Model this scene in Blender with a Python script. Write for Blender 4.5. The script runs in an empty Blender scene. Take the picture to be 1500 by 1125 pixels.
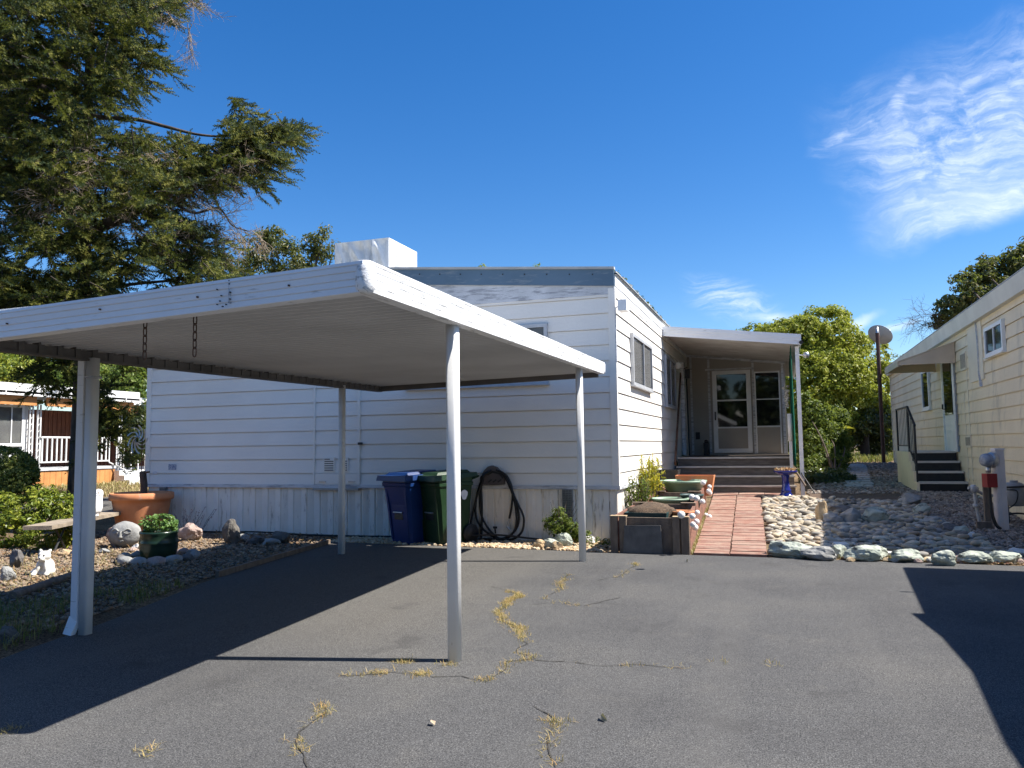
import bpy, bmesh, math, random
import numpy as np
from mathutils import Vector, Matrix, noise as mnoise
SC = bpy.context.scene
COL = SC.collection
RND = random.Random(7)
NPR = np.random.default_rng(11)
PI = math.pi
# ------------------------------------------------------------------ measuring (camera solved from the photo's vanishing points)
YAW, PITCH, ROLL, FOC = math.radians(19.009), math.radians(4.543), math.radians(-0.755), 1142.4
CAM = np.array([0, 0, 1.35])
FWD = np.array([-math.sin(YAW)*math.cos(PITCH), math.cos(YAW)*math.cos(PITCH), math.sin(PITCH)])
_r = np.array([math.cos(YAW), math.sin(YAW), 0]); _u = np.cross(_r, FWD)
RGT = math.cos(ROLL)*_r + math.sin(ROLL)*_u
UPV = -math.sin(ROLL)*_r + math.cos(ROLL)*_u
def ray(x, y): return FWD*FOC + RGT*(x-750) - UPV*(y-562.5)
def G(x, y, z=0.0):
    d = ray(x, y); return CAM + d*((z-CAM[2])/d[2])
def atY(x, y, Y):
    d = ray(x, y); return CAM + d*(Y/d[1])
def atX(x, y, X):
    d = ray(x, y); return CAM + d*(X/d[0])
def atD(x, y, D): return CAM + ray(x, y)*(D/FOC)
def hgt(X, Y):
    if Y < 9.8: r = 0
    elif Y < 15.6: r = .066*(Y-9.8)
    elif Y < 26: r = .383 + .03*(Y-15.6)
    else: r = .695
    t = min(1, max(0, (X+2.5)/.3)); t = t*t*(3-2*t)
    k = min(1, max(0, (-18.8-X)/1.2))
    return r*t+.28*k*k*(3-2*k)
def GT(x, y):
    z = 0.
    for _ in range(30):
        p = G(x, y, z)
        if p[1] > 60 or p[1] < 0: return p
        z = .5*z+.5*hgt(p[0], p[1])
    return G(x, y, z)
# ------------------------------------------------------------------ naming and linking
ORG = {}
def tag(o, label, cat, group=None, kind=None):
    if label: o['label'] = label
    if cat: o['category'] = cat
    if group: o['group'] = group
    if kind: o['kind'] = kind
    return o
def thing(name, label, cat, loc, group=None, rotz=0):
    o = bpy.data.objects.new(name, None); COL.objects.link(o)
    o.empty_display_size = .1
    o.location = [float(v) for v in loc]; o.rotation_euler = (0, 0, rotz)
    ORG[o.name] = np.array([float(v) for v in loc])
    return tag(o, label, cat, group)
def struct(o): o['kind'] = 'structure'; return o
class MB:
    def __init__(s): s.v = []; s.f = []; s.sm = []
    def add(s, vs, fs, smooth=False):
        n = len(s.v); s.v.extend([tuple(map(float, v)) for v in vs])
        s.f.extend([tuple(i+n for i in f) for f in fs]); s.sm.extend([smooth]*len(fs)); return s
    def hexa(s, p, smooth=False):
        return s.add(p, [(3,2,1,0),(4,5,6,7),(0,1,5,4),(1,2,6,5),(2,3,7,6),(3,0,4,7)], smooth)
    def box(s, x0, x1, y0, y1, z0, z1):
        return s.hexa([(x0,y0,z0),(x1,y0,z0),(x1,y1,z0),(x0,y1,z0),(x0,y0,z1),(x1,y0,z1),(x1,y1,z1),(x0,y1,z1)])
    def bar(s, a, b, w, h, up=(0,0,1)):
        a = Vector(a); b = Vector(b); d = (b-a).normalized(); up = Vector(up)
        if abs(d.dot(up)) > .98: up = Vector((0,1,0))
        sd = d.cross(up).normalized()*w/2; u = sd.cross(d).normalized()*h/2
        return s.hexa([a-sd-u, a+sd-u, a+sd+u, a-sd+u, b-sd-u, b+sd-u, b+sd+u, b-sd+u])
    def tube(s, pts, r, n=8, cap=True, smooth=True):
        pts = [Vector(p) for p in pts]; m = len(pts)
        rs = r if isinstance(r, (list, tuple)) else [r]*m
        t0 = (pts[1]-pts[0]).normalized(); up = Vector((0,0,1)) if abs(t0.z) < .9 else Vector((0,1,0))
        nrm = t0.cross(up).normalized(); vs = []
        for i in range(m):
            t = (pts[min(i+1,m-1)]-pts[max(i-1,0)]).normalized()
            nrm = (nrm - t*nrm.dot(t)); nrm = nrm.normalized() if nrm.length > 1e-6 else t.orthogonal().normalized()
            bn = t.cross(nrm)
            for k in range(n):
                a = 2*PI*k/n; vs.append(pts[i]+(nrm*math.cos(a)+bn*math.sin(a))*rs[i])
        fs = [(i*n+k, i*n+(k+1)%n, (i+1)*n+(k+1)%n, (i+1)*n+k) for i in range(m-1) for k in range(n)]
        s.add(vs, fs, smooth)
        if cap: s.add([vs[k] for k in range(n)], [tuple(range(n))[::-1]]); s.add([vs[(m-1)*n+k] for k in range(n)], [tuple(range(n))])
        return s
    def lathe(s, prof, c=(0,0,0), n=24, smooth=True, ax=None):
        c = np.array(c, float); vs = []; m = len(prof)
        for r, z in prof:
            for k in range(n):
                a = 2*PI*k/n; p = np.array([r*math.cos(a), r*math.sin(a), z])
                if ax is not None: p = np.array(ax @ Vector(p))
                vs.append(c+p)
        fs = [(i*n+k, i*n+(k+1)%n, (i+1)*n+(k+1)%n, (i+1)*n+k) for i in range(m-1) for k in range(n)]
        return s.add(vs, fs, smooth)
    def prism(s, poly, z0, z1, smooth=False):          # poly in xy
        n = len(poly); vs = [(x,y,z0) for x,y in poly]+[(x,y,z1) for x,y in poly]
        return s.add(vs, [tuple(range(n))[::-1], tuple(range(n,2*n))]+[(i,(i+1)%n,n+(i+1)%n,n+i) for i in range(n)], smooth)
    def rock(s, c, size, seed=0, rough=.12, cuts=10, sub=3, rot=None):
        V, F = ico(sub); rr = np.random.default_rng(seed); V = V.copy()
        for _ in range(cuts):
            nn = rr.normal(size=3); nn /= np.linalg.norm(nn); d = .62+.3*rr.random()
            dd = V@nn-d; V = V-np.outer(np.maximum(dd,0), nn)*.92
        off = rr.random(3)*50
        k = np.array([mnoise.fractal(Vector(p*1.6+off), 1.0, 2.0, 4) for p in V]); V = V*(1+rough*k)[:,None]
        V = V*np.array(size)/2
        a = rr.random()*6.28 if rot is None else rot
        ca, sa = math.cos(a), math.sin(a); V = V@np.array([[ca,sa,0],[-sa,ca,0],[0,0,1]])
        return s.add(V+np.array(c), F, cuts == 0 or rough < .08)
    def build(s, name, mat, parent=None, local=False, label=None, origin=None):
        me = bpy.data.meshes.new(name); V = np.array(s.v, float)
        if parent is not None: org = np.zeros(3) if local else ORG[parent.name]
        else:
            org = np.array(origin, float) if origin is not None else np.array([*(V[:,:2].min(0)+V[:,:2].max(0))/2, V[:,2].min()])
        me.from_pydata((V-org).tolist(), [], s.f); me.polygons.foreach_set('use_smooth', s.sm)
        me.materials.append(mat); me.update()
        o = bpy.data.objects.new(name, me); COL.objects.link(o)
        if parent is not None: o.parent = parent; ORG[o.name] = org
        else: o.location = org; ORG[o.name] = org
        if label: o['label'] = label
        return o
_ICO = {}
def ico(sub):
    if sub not in _ICO:
        b = bmesh.new(); bmesh.ops.create_icosphere(b, subdivisions=sub, radius=1)
        b.verts.ensure_lookup_table()
        _ICO[sub] = (np.array([v.co[:] for v in b.verts]), [tuple(v.index for v in f.verts) for f in b.faces]); b.free()
    return _ICO[sub]
def mesh_np(name, V, k, mat, rnd=None, parent=None, origin=None, smooth=False, F=None):
    """V (n*k,3): consecutive k-gons, or F given as an index array (m,k); rnd one value per vertex"""
    V = np.asarray(V, np.float32)
    if parent is not None: org = ORG[parent.name]
    else: org = np.array(origin if origin is not None else [*(V[:,:2].min(0)+V[:,:2].max(0))/2, V[:,2].min()], float)
    V = V-org.astype(np.float32)
    me = bpy.data.meshes.new(name); n = len(V)
    idx = np.arange(n, dtype=np.int32) if F is None else np.asarray(F, np.int32).ravel()
    m = len(idx)//k
    me.vertices.add(n); me.vertices.foreach_set('co', V.ravel())
    me.loops.add(m*k); me.loops.foreach_set('vertex_index', idx)
    me.polygons.add(m); me.polygons.foreach_set('loop_start', np.arange(0, m*k, k, dtype=np.int32))
    me.polygons.foreach_set('use_smooth', np.full(m, smooth))
    if rnd is not None:
        a = me.attributes.new('rnd', 'FLOAT', 'POINT'); a.data.foreach_set('value', np.asarray(rnd, np.float32))
    me.materials.append(mat); me.update(calc_edges=True); me.validate()
    o = bpy.data.objects.new(name, me); COL.objects.link(o)
    if parent is not None: o.parent = parent
    else: o.location = org
    ORG[o.name] = org
    return o
# ------------------------------------------------------------------ materials
def lin(c):
    return tuple(((v/255)/12.92 if v/255 <= .04045 else ((v/255+.055)/1.055)**2.4) for v in c)+(1,)
def rgb(*c): return tuple(c)+(1,)
def _bsdf(m):
    m.use_nodes = True; nt = m.node_tree; return nt, nt.nodes['Principled BSDF']
def ramp(nt, fac, stops):
    r = nt.nodes.new('ShaderNodeValToRGB'); e = r.color_ramp.elements
    while len(e) < len(stops): e.new(.5)
    for x, (p, c) in zip(e, stops): x.position = p; x.color = c
    nt.links.new(fac, r.inputs[0]); return r.outputs[0]
def noise(nt, vec, scale, detail=5, rough=.55, dist=0):
    n = nt.nodes.new('ShaderNodeTexNoise'); n.inputs['Scale'].default_value = scale; n.inputs['Detail'].default_value = detail
    n.inputs['Roughness'].default_value = rough; n.inputs['Distortion'].default_value = dist
    nt.links.new(vec, n.inputs['Vector']); return n.outputs['Fac']
def mapping(nt, vec, sc=(1,1,1), rot=(0,0,0)):
    m = nt.nodes.new('ShaderNodeMapping'); m.inputs['Scale'].default_value = sc; m.inputs['Rotation'].default_value = rot
    nt.links.new(vec, m.inputs['Vector']); return m.outputs[0]
def mixc(nt, fac, a, b, mode='MIX'):
    m = nt.nodes.new('ShaderNodeMix'); m.data_type = 'RGBA'; m.blend_type = mode
    for s, v in ((0, fac), (6, a), (7, b)):
        if hasattr(v, 'links'): nt.links.new(v, m.inputs[s])
        else: m.inputs[s].default_value = v
    return m.outputs[2]
def mth(nt, op, a, b=None, c=None, clamp=False):
    m = nt.nodes.new('ShaderNodeMath'); m.operation = op; m.use_clamp = clamp
    for i, v in enumerate((a, b, c)):
        if v is None: continue
        if hasattr(v, 'links'): nt.links.new(v, m.inputs[i])
        else: m.inputs[i].default_value = v
    return m.outputs[0]
def mat(name, c1, c2=None, scale=6, rough=.6, bump=0, bscale=40, metal=0, spec=.4, sc=(1,1,1), lo=.35, hi=.65,
        stain=None, ssc=(1,1,1), sscale=3, s0=.55, s1=.7, speck=None, speckscale=120, world=False, rnd=None):
    m = bpy.data.materials.new(name); nt, b = _bsdf(m)
    if world:
        g = nt.nodes.new('ShaderNodeNewGeometry'); vec = g.outputs['Position']
    else:
        t = nt.nodes.new('ShaderNodeTexCoord'); vec = t.outputs['Object']
    if rnd:
        a = nt.nodes.new('ShaderNodeAttribute'); a.attribute_name = 'rnd'
        oi = nt.nodes.new('ShaderNodeObjectInfo')
        f = mth(nt, 'FRACT', mth(nt, 'ADD', a.outputs['Fac'], oi.outputs['Random'])) if rnd == 'obj' else a.outputs['Fac']
        col = ramp(nt, f, [(i/(len(c1)-1), c) for i, c in enumerate(c1)])
        if c2 is not None: col = mixc(nt, ramp(nt, noise(nt, vec, scale), [(lo, rgb(0,0,0)), (hi, rgb(.6,.6,.6))]), col, c2)
    else:
        col = ramp(nt, noise(nt, mapping(nt, vec, sc), scale), [(lo, c1), (hi, c2 or c1)])
    if stain is not None:
        f = ramp(nt, noise(nt, mapping(nt, vec, ssc), sscale, 7, .65), [(s0, rgb(0,0,0)), (s1, rgb(1,1,1))])
        col = mixc(nt, f, col, stain)
    if speck is not None:
        f = ramp(nt, noise(nt, vec, speckscale, 3, .7), [(.54, rgb(0,0,0)), (.68, rgb(1,1,1))])
        col = mixc(nt, f, col, speck)
    nt.links.new(col, b.inputs['Base Color'])
    b.inputs['Roughness'].default_value = rough; b.inputs['Metallic'].default_value = metal
    b.inputs['Specular IOR Level'].default_value = spec
    if bump:
        bp = nt.nodes.new('ShaderNodeBump'); bp.inputs['Strength'].default_value = bump; bp.inputs['Distance'].default_value = .02
        nt.links.new(noise(nt, vec, bscale, 6, .65), bp.inputs['Height']); nt.links.new(bp.outputs[0], b.inputs['Normal'])
    return m
def leafmat(name, cols, trans=.35, rough=.5, spec=.3):
    m = bpy.data.materials.new(name); nt, b = _bsdf(m)
    a = nt.nodes.new('ShaderNodeAttribute'); a.attribute_name = 'rnd'
    col = ramp(nt, a.outputs['Fac'], [(i/(len(cols)-1), c) for i, c in enumerate(cols)])
    nt.links.new(col, b.inputs['Base Color']); b.inputs['Roughness'].default_value = rough; b.inputs['Specular IOR Level'].default_value = spec
    tr = nt.nodes.new('ShaderNodeBsdfTranslucent')
    nt.links.new(mixc(nt, .5, col, rgb(.35,.42,.05), 'MIX'), tr.inputs[0])
    mx = nt.nodes.new('ShaderNodeMixShader'); mx.inputs[0].default_value = trans
    nt.links.new(b.outputs[0], mx.inputs[1]); nt.links.new(tr.outputs[0], mx.inputs[2])
    nt.links.new(mx.outputs[0], nt.nodes['Material Output'].inputs[0]); return m
def glassmat(name, tint=rgb(.02,.025,.03), clear=.0, rough=.03):
    m = bpy.data.materials.new(name); nt, b = _bsdf(m)
    b.inputs['Base Color'].default_value = tint; b.inputs['Roughness'].default_value = rough; b.inputs['Specular IOR Level'].default_value = .6
    if clear:
        t = nt.nodes.new('ShaderNodeBsdfTransparent'); mx = nt.nodes.new('ShaderNodeMixShader'); mx.inputs[0].default_value = clear
        nt.links.new(b.outputs[0], mx.inputs[1]); nt.links.new(t.outputs[0], mx.inputs[2]); nt.links.new(mx.outputs[0], nt.nodes['Material Output'].inputs[0])
    return m
M = {}
M['asphalt'] = None
M['siding'] = mat('painted_siding', rgb(.86,.82,.745), rgb(.80,.76,.69), 1.1, .5, .08, 25, stain=rgb(.66,.62,.55), ssc=(7,7,.5), sscale=3.2, s0=.66, s1=.95)
M['skirt'] = mat('skirting_paint', rgb(.90,.85,.76), rgb(.82,.765,.675), 2.5, .55, .15, 30, stain=rgb(.42,.36,.29), ssc=(5,5,.9), sscale=3.2, s0=.585, s1=.70)
M['white'] = mat('white_enamel', rgb(.82,.82,.81), rgb(.74,.74,.73), 3, .35, .05, 30, stain=rgb(.55,.52,.48), ssc=(3,3,3), sscale=6, s0=.66, s1=.75)
M['post'] = mat('post_paint', rgb(.83,.83,.81), rgb(.76,.76,.74), 3, .4, .05, 30, stain=rgb(.34,.28,.22), ssc=(6,6,1.5), sscale=7, s0=.7, s1=.74)
M['fascia'] = mat('fascia_paint', rgb(.84,.85,.86), rgb(.77,.78,.79), 2, .38, .06, 20, stain=rgb(.5,.5,.49), ssc=(1,1,7), sscale=5, s0=.62, s1=.72)
M['fascia_flaky'] = mat('flaking_fascia_paint', rgb(.85,.85,.84), rgb(.78,.78,.77), 3, .5, .3, 60, stain=rgb(.47,.47,.46), ssc=(14,1.8,16), sscale=2.6, s0=.55, s1=.6)
M['deck'] = mat('carport_decking', rgb(.63,.63,.625), rgb(.55,.55,.545), 1.2, .6, .05, 10)
M['beam'] = mat('beam_grey', rgb(.17,.16,.155), rgb(.11,.105,.10), 2, .6, .1, 20)
M['bluemetal'] = mat('blue_grey_metal', rgb(.12,.19,.26), rgb(.10,.16,.22), 1.5, .45, .05, 10, stain=rgb(.2,.25,.29), ssc=(1,1,5), sscale=4)
M['agedwhite'] = mat('aged_trim', rgb(.66,.67,.68), rgb(.54,.55,.56), 4, .6, .3, 40, stain=rgb(.33,.34,.36), ssc=(1,1,9), sscale=4, s0=.5, s1=.6)
M['roof'] = mat('roof_metal', rgb(.5,.5,.48), rgb(.38,.38,.36), 3, .6, .1, 20)
M['dark'] = mat('dark_metal', rgb(.03,.03,.032), rgb(.02,.02,.02), 5, .5)
M['rust'] = mat('rusty_steel', rgb(.12,.06,.035), rgb(.06,.03,.02), 12, .8, .3, 40)
M['alu'] = mat('aluminium', rgb(.55,.56,.57), rgb(.42,.43,.44), 5, .38, .05, 30, metal=.8)
M['aluframe'] = mat('window_aluminium', rgb(.52,.53,.54), rgb(.42,.43,.44), 6, .5, .05, 30, metal=.25)
M['glass'] = glassmat('window_glass', rgb(.03,.036,.042), .62)
M['glassdark'] = glassmat('dark_glass', rgb(.012,.014,.017), .12)
M['curtain'] = mat('curtain_cloth', rgb(.68,.67,.64), rgb(.58,.57,.55), 3, .9)
M['black'] = mat('black_rubber', rgb(.012,.012,.013), rgb(.02,.02,.02), 10, .45)
M['tan'] = mat('tan_panel', rgb(.40,.37,.32), rgb(.36,.33,.29), 2, .7, .05, 20)
M['deckwood'] = mat('weathered_step_board', rgb(.20,.165,.135), rgb(.13,.105,.085), 5, .85, .35, 30, sc=(1,6,6))
M['steptrim'] = mat('step_nosing', rgb(.64,.59,.52), rgb(.50,.46,.40), 6, .7, .2, 30, sc=(1,5,5))
M['redwood'] = mat('red_brown_board', rgb(.25,.12,.085), rgb(.17,.085,.06), 5, .8, .35, 40, sc=(5,1,6))
M['greywood'] = mat('weathered_grey_brown_board', rgb(.22,.165,.12), rgb(.14,.105,.08), 5, .85, .35, 40, sc=(3,3,1))
M['palewood'] = mat('sun_bleached_board', rgb(.55,.42,.25), rgb(.42,.30,.18), 6, .8, .3, 40)
M['terracotta'] = mat('terracotta', rgb(.60,.25,.11), rgb(.50,.19,.085), 5, .75, .12, 40, stain=rgb(.50,.32,.24), ssc=(2,2,2), sscale=3.5, s0=.6, s1=.75)
M['celadon'] = mat('pale_green_plastic', rgb(.27,.38,.27), rgb(.22,.32,.23), 3, .5)
M['teal'] = mat('dark_teal_plastic', rgb(.03,.075,.075), rgb(.02,.05,.05), 4, .5)
M['greenpot'] = mat('dark_green_glaze', rgb(.012,.03,.018), rgb(.02,.04,.025), 4, .25)
M['soil'] = mat('dry_soil', rgb(.10,.065,.04), rgb(.05,.033,.022), 14, .95, .8, 40, speck=rgb(.24,.17,.11), speckscale=60)
M['blueglaze'] = mat('cobalt_glaze', rgb(.012,.022,.20), rgb(.008,.014,.13), 4, .12, spec=.7)
M['binblue'] = mat('blue_bin_plastic', rgb(.005,.036,.16), rgb(.004,.028,.12), 2, .42, .05, 40)
M['bingreen'] = mat('green_bin_plastic', rgb(.016,.048,.018), rgb(.012,.036,.014), 2, .42, .05, 40)
M['stonegrey'] = mat('grey_stone', rgb(.34,.34,.32), rgb(.20,.20,.19), 5, .85, .6, 18, stain=rgb(.42,.37,.27), sscale=3, s0=.6, s1=.7)
M['stonegreen'] = mat('pale_green_stone', rgb(.47,.50,.42), rgb(.26,.295,.25), 7, .85, 1.0, 14, stain=rgb(.10,.11,.10), ssc=(1,1,1.8), sscale=6, s0=.54, s1=.62)
M['stonetan'] = mat('tan_stone', rgb(.55,.42,.25), rgb(.40,.27,.15), 6, .85, .5, 18, stain=rgb(.6,.57,.5), sscale=5, s0=.6, s1=.7)
M['stonedark'] = mat('dark_lava_stone', rgb(.16,.145,.125), rgb(.075,.07,.062), 7, .9, .9, 16, stain=rgb(.33,.29,.23), sscale=6, s0=.6, s1=.7)
M['stonepink'] = mat('pinkish_stone', rgb(.42,.31,.26), rgb(.27,.2,.17), 6, .85, .7, 18, stain=rgb(.6,.53,.45), sscale=7, s0=.55, s1=.65)
M['stonewhite'] = mat('white_stone', rgb(.72,.70,.66), rgb(.58,.56,.52), 5, .8, .4, 18)
M['concretestat'] = mat('cast_white_stone', rgb(.78,.75,.68), rgb(.6,.57,.5), 6, .85, .35, 30, stain=rgb(.2,.18,.15), sscale=9, s0=.62, s1=.7)
M['plaster'] = mat('white_plaster', rgb(.82,.81,.78), rgb(.7,.69,.66), 5, .7, .2, 30)
M['slatestone'] = mat('slate_slab', rgb(.15,.14,.13), rgb(.09,.085,.08), 6, .8, .3, 25)
M['bark'] = mat('tree_bark', rgb(.13,.10,.075), rgb(.055,.042,.033), 9, .95, .9, 20, sc=(1,1,.3))
M['bark_dark'] = mat('dark_tree_bark', rgb(.05,.04,.032), rgb(.03,.024,.02), 9, .95, .9, 20, sc=(1,1,.3))
M['deadtwig'] = mat('dead_twig_bark', rgb(.36,.29,.21), rgb(.22,.17,.125), 9, .9)
M['cream'] = mat('cream_siding', rgb(.80,.685,.48), rgb(.72,.61,.425), 1.4, .6, .08, 25, stain=rgb(.42,.36,.27), ssc=(1.6,1.6,.55), sscale=2.2, s0=.55, s1=.78)
M['creamtrim'] = mat('cream_trim', rgb(.74,.67,.52), rgb(.66,.6,.46), 2, .6, .05, 20)
M['creamroof'] = mat('grey_cream_fascia', rgb(.66,.65,.58), rgb(.56,.55,.49), 2, .6, .08, 20)
M['awning'] = mat('taupe_awning', rgb(.60,.48,.35), rgb(.52,.41,.30), 2, .7)
M['brownpaint'] = mat('red_brown_pole', rgb(.075,.028,.02), rgb(.045,.018,.013), 6, .6)
M['dishgrey'] = mat('dish_grey', rgb(.30,.31,.33), rgb(.25,.26,.28), 4, .5)
M['red'] = mat('red_box_paint', rgb(.28,.012,.018), rgb(.2,.01,.014), 5, .45)
M['pedestal'] = mat('pedestal_enamel', rgb(.62,.58,.57), rgb(.54,.5,.49), 4, .45, stain=rgb(.4,.36,.33), ssc=(3,3,1), sscale=5, s0=.62, s1=.7)
M['meterblue'] = mat('meter_blue_grey', rgb(.14,.17,.25), rgb(.34,.36,.38), 18, .25)
M['metergrey'] = mat('gas_meter_grey', rgb(.30,.31,.32), rgb(.22,.23,.24), 6, .5)
M['greentarp'] = mat('green_shade_cloth', rgb(.0,.14,.085), rgb(.0,.10,.065), 6, .75, .2, 80)
M['orangewood'] = mat('orange_stained_panel', rgb(.58,.27,.09), rgb(.46,.2,.065), 3, .7)
M['brownwall'] = mat('brown_porch_wall', rgb(.15,.055,.03), rgb(.11,.04,.024), 3, .75)
M['hosehanger'] = mat('taupe_plastic', rgb(.12,.10,.095), rgb(.09,.075,.07), 5, .5)
M['orange_edge'] = mat('sticker_white', rgb(.75,.76,.78), rgb(.6,.62,.66), 20, .4)
M['stickerblue'] = mat('sticker_blue', rgb(.16,.2,.32), rgb(.5,.52,.56), 60, .4, lo=.45, hi=.55)
M['flesh'] = mat('succulent_orange', rgb(.55,.2,.09), rgb(.62,.45,.3), 25, .6)
M['galv'] = mat('perforated_steel', rgb(.24,.25,.25), rgb(.16,.17,.17), 8, .5, metal=.4)
M['brownmat'] = mat('brown_earth', rgb(.115,.075,.05), rgb(.075,.05,.035), 5, .95, .5, 40)
M['paver'] = mat('grey_paver', rgb(.40,.37,.34), rgb(.30,.28,.26), 4, .85, .3, 30)
M['canvaswhite'] = mat('white_canvas', rgb(.84,.84,.82), rgb(.72,.72,.71), 2.5, .75, .9, 7, stain=rgb(.5,.5,.49), ssc=(5,5,.6), sscale=2.4, s0=.55, s1=.75)
# ------------------------------------------------------------------ camera
cd = bpy.data.cameras.new('camera'); cam = bpy.data.objects.new('camera', cd); COL.objects.link(cam)
cd.sensor_width = 36; cd.lens = FOC/1500*36; cd.clip_end = 2000; cd.clip_start = .05
mw = Matrix(((RGT[0],UPV[0],-FWD[0],CAM[0]),(RGT[1],UPV[1],-FWD[1],CAM[1]),(RGT[2],UPV[2],-FWD[2],CAM[2]),(0,0,0,1)))
cam.matrix_world = mw; SC.camera = cam
# ------------------------------------------------------------------ light
SUN_EL = math.radians(52); SUN_AZ = math.atan2(1, .25)
sd = bpy.data.lights.new('sun', 'SUN'); sd.energy = 5.0; sd.angle = math.radians(.5); sd.color = (1, .95, .88)
so = bpy.data.objects.new('sun', sd); COL.objects.link(so)
sv = Vector((math.sin(SUN_AZ)*math.cos(SUN_EL), math.cos(SUN_AZ)*math.cos(SUN_EL), math.sin(SUN_EL)))
so.rotation_euler = sv.to_track_quat('Z', 'Y').to_euler(); so.location = (20, 5, 25)
w = bpy.data.worlds.new('World'); SC.world = w; w.use_nodes = True
nt = w.node_tree; bg = nt.nodes['Background']
sky = nt.nodes.new('ShaderNodeTexSky'); sky.sky_type = 'NISHITA'; sky.sun_disc = False
sky.sun_elevation = SUN_EL; sky.sun_rotation = SUN_AZ; sky.altitude = 300; sky.air_density = 1.0; sky.dust_density = .3; sky.ozone_density = 3.0
hs = nt.nodes.new('ShaderNodeHueSaturation'); hs.inputs['Saturation'].default_value = 1.36; hs.inputs['Value'].default_value = 1.0; hs.inputs['Hue'].default_value = .507
nt.links.new(sky.outputs[0], hs.inputs['Color'])
tc = nt.nodes.new('ShaderNodeTexCoord'); sx = nt.nodes.new('ShaderNodeSeparateXYZ'); nt.links.new(tc.outputs['Generated'], sx.inputs[0])
D = 57.2958
az = mth(nt, 'MULTIPLY', mth(nt, 'ARCTAN2', sx.outputs[0], sx.outputs[1]), D); el = mth(nt, 'MULTIPLY', mth(nt, 'ARCSINE', sx.outputs[2]), D)
cb = nt.nodes.new('ShaderNodeCombineXYZ'); nt.links.new(az, cb.inputs[0]); nt.links.new(el, cb.inputs[1]); cv = cb.outputs[0]
wn = nt.nodes.new('ShaderNodeTexNoise'); wn.inputs['Scale'].default_value = .32; wn.inputs['Detail'].default_value = 6; nt.links.new(cv, wn.inputs['Vector'])
wsub = nt.nodes.new('ShaderNodeVectorMath'); wsub.operation = 'SUBTRACT'; nt.links.new(wn.outputs['Color'], wsub.inputs[0]); wsub.inputs[1].default_value = (.5,.5,.5)
wsc = nt.nodes.new('ShaderNodeVectorMath'); wsc.operation = 'SCALE'; nt.links.new(wsub.outputs[0], wsc.inputs[0]); wsc.inputs['Scale'].default_value = 1.9
wad = nt.nodes.new('ShaderNodeVectorMath'); wad.operation = 'ADD'; nt.links.new(cv, wad.inputs[0]); nt.links.new(wsc.outputs[0], wad.inputs[1])
wn2 = nt.nodes.new('ShaderNodeTexNoise'); wn2.inputs['Scale'].default_value = .11; wn2.inputs['Detail'].default_value = 2; nt.links.new(cv, wn2.inputs['Vector'])
wsub2 = nt.nodes.new('ShaderNodeVectorMath'); wsub2.operation = 'SUBTRACT'; nt.links.new(wn2.outputs['Color'], wsub2.inputs[0]); wsub2.inputs[1].default_value = (.5,.5,.5)
wsc2 = nt.nodes.new('ShaderNodeVectorMath'); wsc2.operation = 'SCALE'; nt.links.new(wsub2.outputs[0], wsc2.inputs[0]); wsc2.inputs['Scale'].default_value = 7.0
wad2 = nt.nodes.new('ShaderNodeVectorMath'); wad2.operation = 'ADD'; nt.links.new(wad.outputs[0], wad2.inputs[0]); nt.links.new(wsc2.outputs[0], wad2.inputs[1])
wx = nt.nodes.new('ShaderNodeSeparateXYZ'); nt.links.new(wad.outputs[0], wx.inputs[0]); U, Vv = wx.outputs[0], wx.outputs[1]
def sstep(x, a, b):
    r = nt.nodes.new('ShaderNodeMapRange'); r.interpolation_type = 'SMOOTHSTEP'; r.inputs[1].default_value = a; r.inputs[2].default_value = b
    nt.links.new(x, r.inputs[0]); return r.outputs[0]
def lincomb(a, b, c): return mth(nt, 'ADD', mth(nt, 'MULTIPLY_ADD', U, a, c), mth(nt, 'MULTIPLY', Vv, b))
def ell(cu, cv_, ang, ru, rv, soft=1.0):
    ca, sa = math.cos(math.radians(ang)), math.sin(math.radians(ang))
    p = lincomb(ca/ru, sa/ru, -(ca*cu+sa*cv_)/ru); q = lincomb(-sa/rv, ca/rv, (sa*cu-ca*cv_)/rv)
    d = mth(nt, 'SQRT', mth(nt, 'ADD', mth(nt, 'MULTIPLY', p, p), mth(nt, 'MULTIPLY', q, q)))
    return sstep(d, 1.0, 1.0-soft)
# the broad cirrus fan: above its lower edge, right of its left edge, below its soft upper edge
m1 = sstep(lincomb(-.17, 1, -11.1), -.5, 1.3)
m2 = sstep(lincomb(1, .42, -11.2), -.9, 5.6)
m3 = sstep(lincomb(.22, -1, 20.6), -2.6, 3.4)
fan = mth(nt, 'MULTIPLY', mth(nt, 'MULTIPLY', m1, m2), m3)
ang = lambda d, sx_, sy_, sc_, dt: noise(nt, mapping(nt, wad2.outputs[0], (sx_, sy_, 1), (0, 0, math.radians(d))), sc_, dt, .62)
fib1 = sstep(ang(24, .10, .9, 1.5, 12), .34, .72); fib2 = sstep(ang(-14, .08, .8, 1.5, 12), .34, .72); fine = sstep(ang(30, .25, 3.2, 1.6, 8), .25, .8)
body = sstep(noise(nt, wad.outputs[0], .28, 3, .5), .3, .7)
lowedge = sstep(lincomb(-.17, 1, -11.1), 4.6, .2)
fibre = mth(nt, 'ADD', mth(nt, 'MULTIPLY', fib1, mth(nt, 'SUBTRACT', 1.0, lowedge)), mth(nt, 'MULTIPLY', fib2, lowedge))
fibre = mth(nt, 'MULTIPLY', fibre, mth(nt, 'MULTIPLY_ADD', fine, .5, .6))
dens = mth(nt, 'ADD', mth(nt, 'MULTIPLY_ADD', fibre, .52, .05), mth(nt, 'ADD', mth(nt, 'MULTIPLY', lowedge, .26), mth(nt, 'MULTIPLY', body, .16)))
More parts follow.
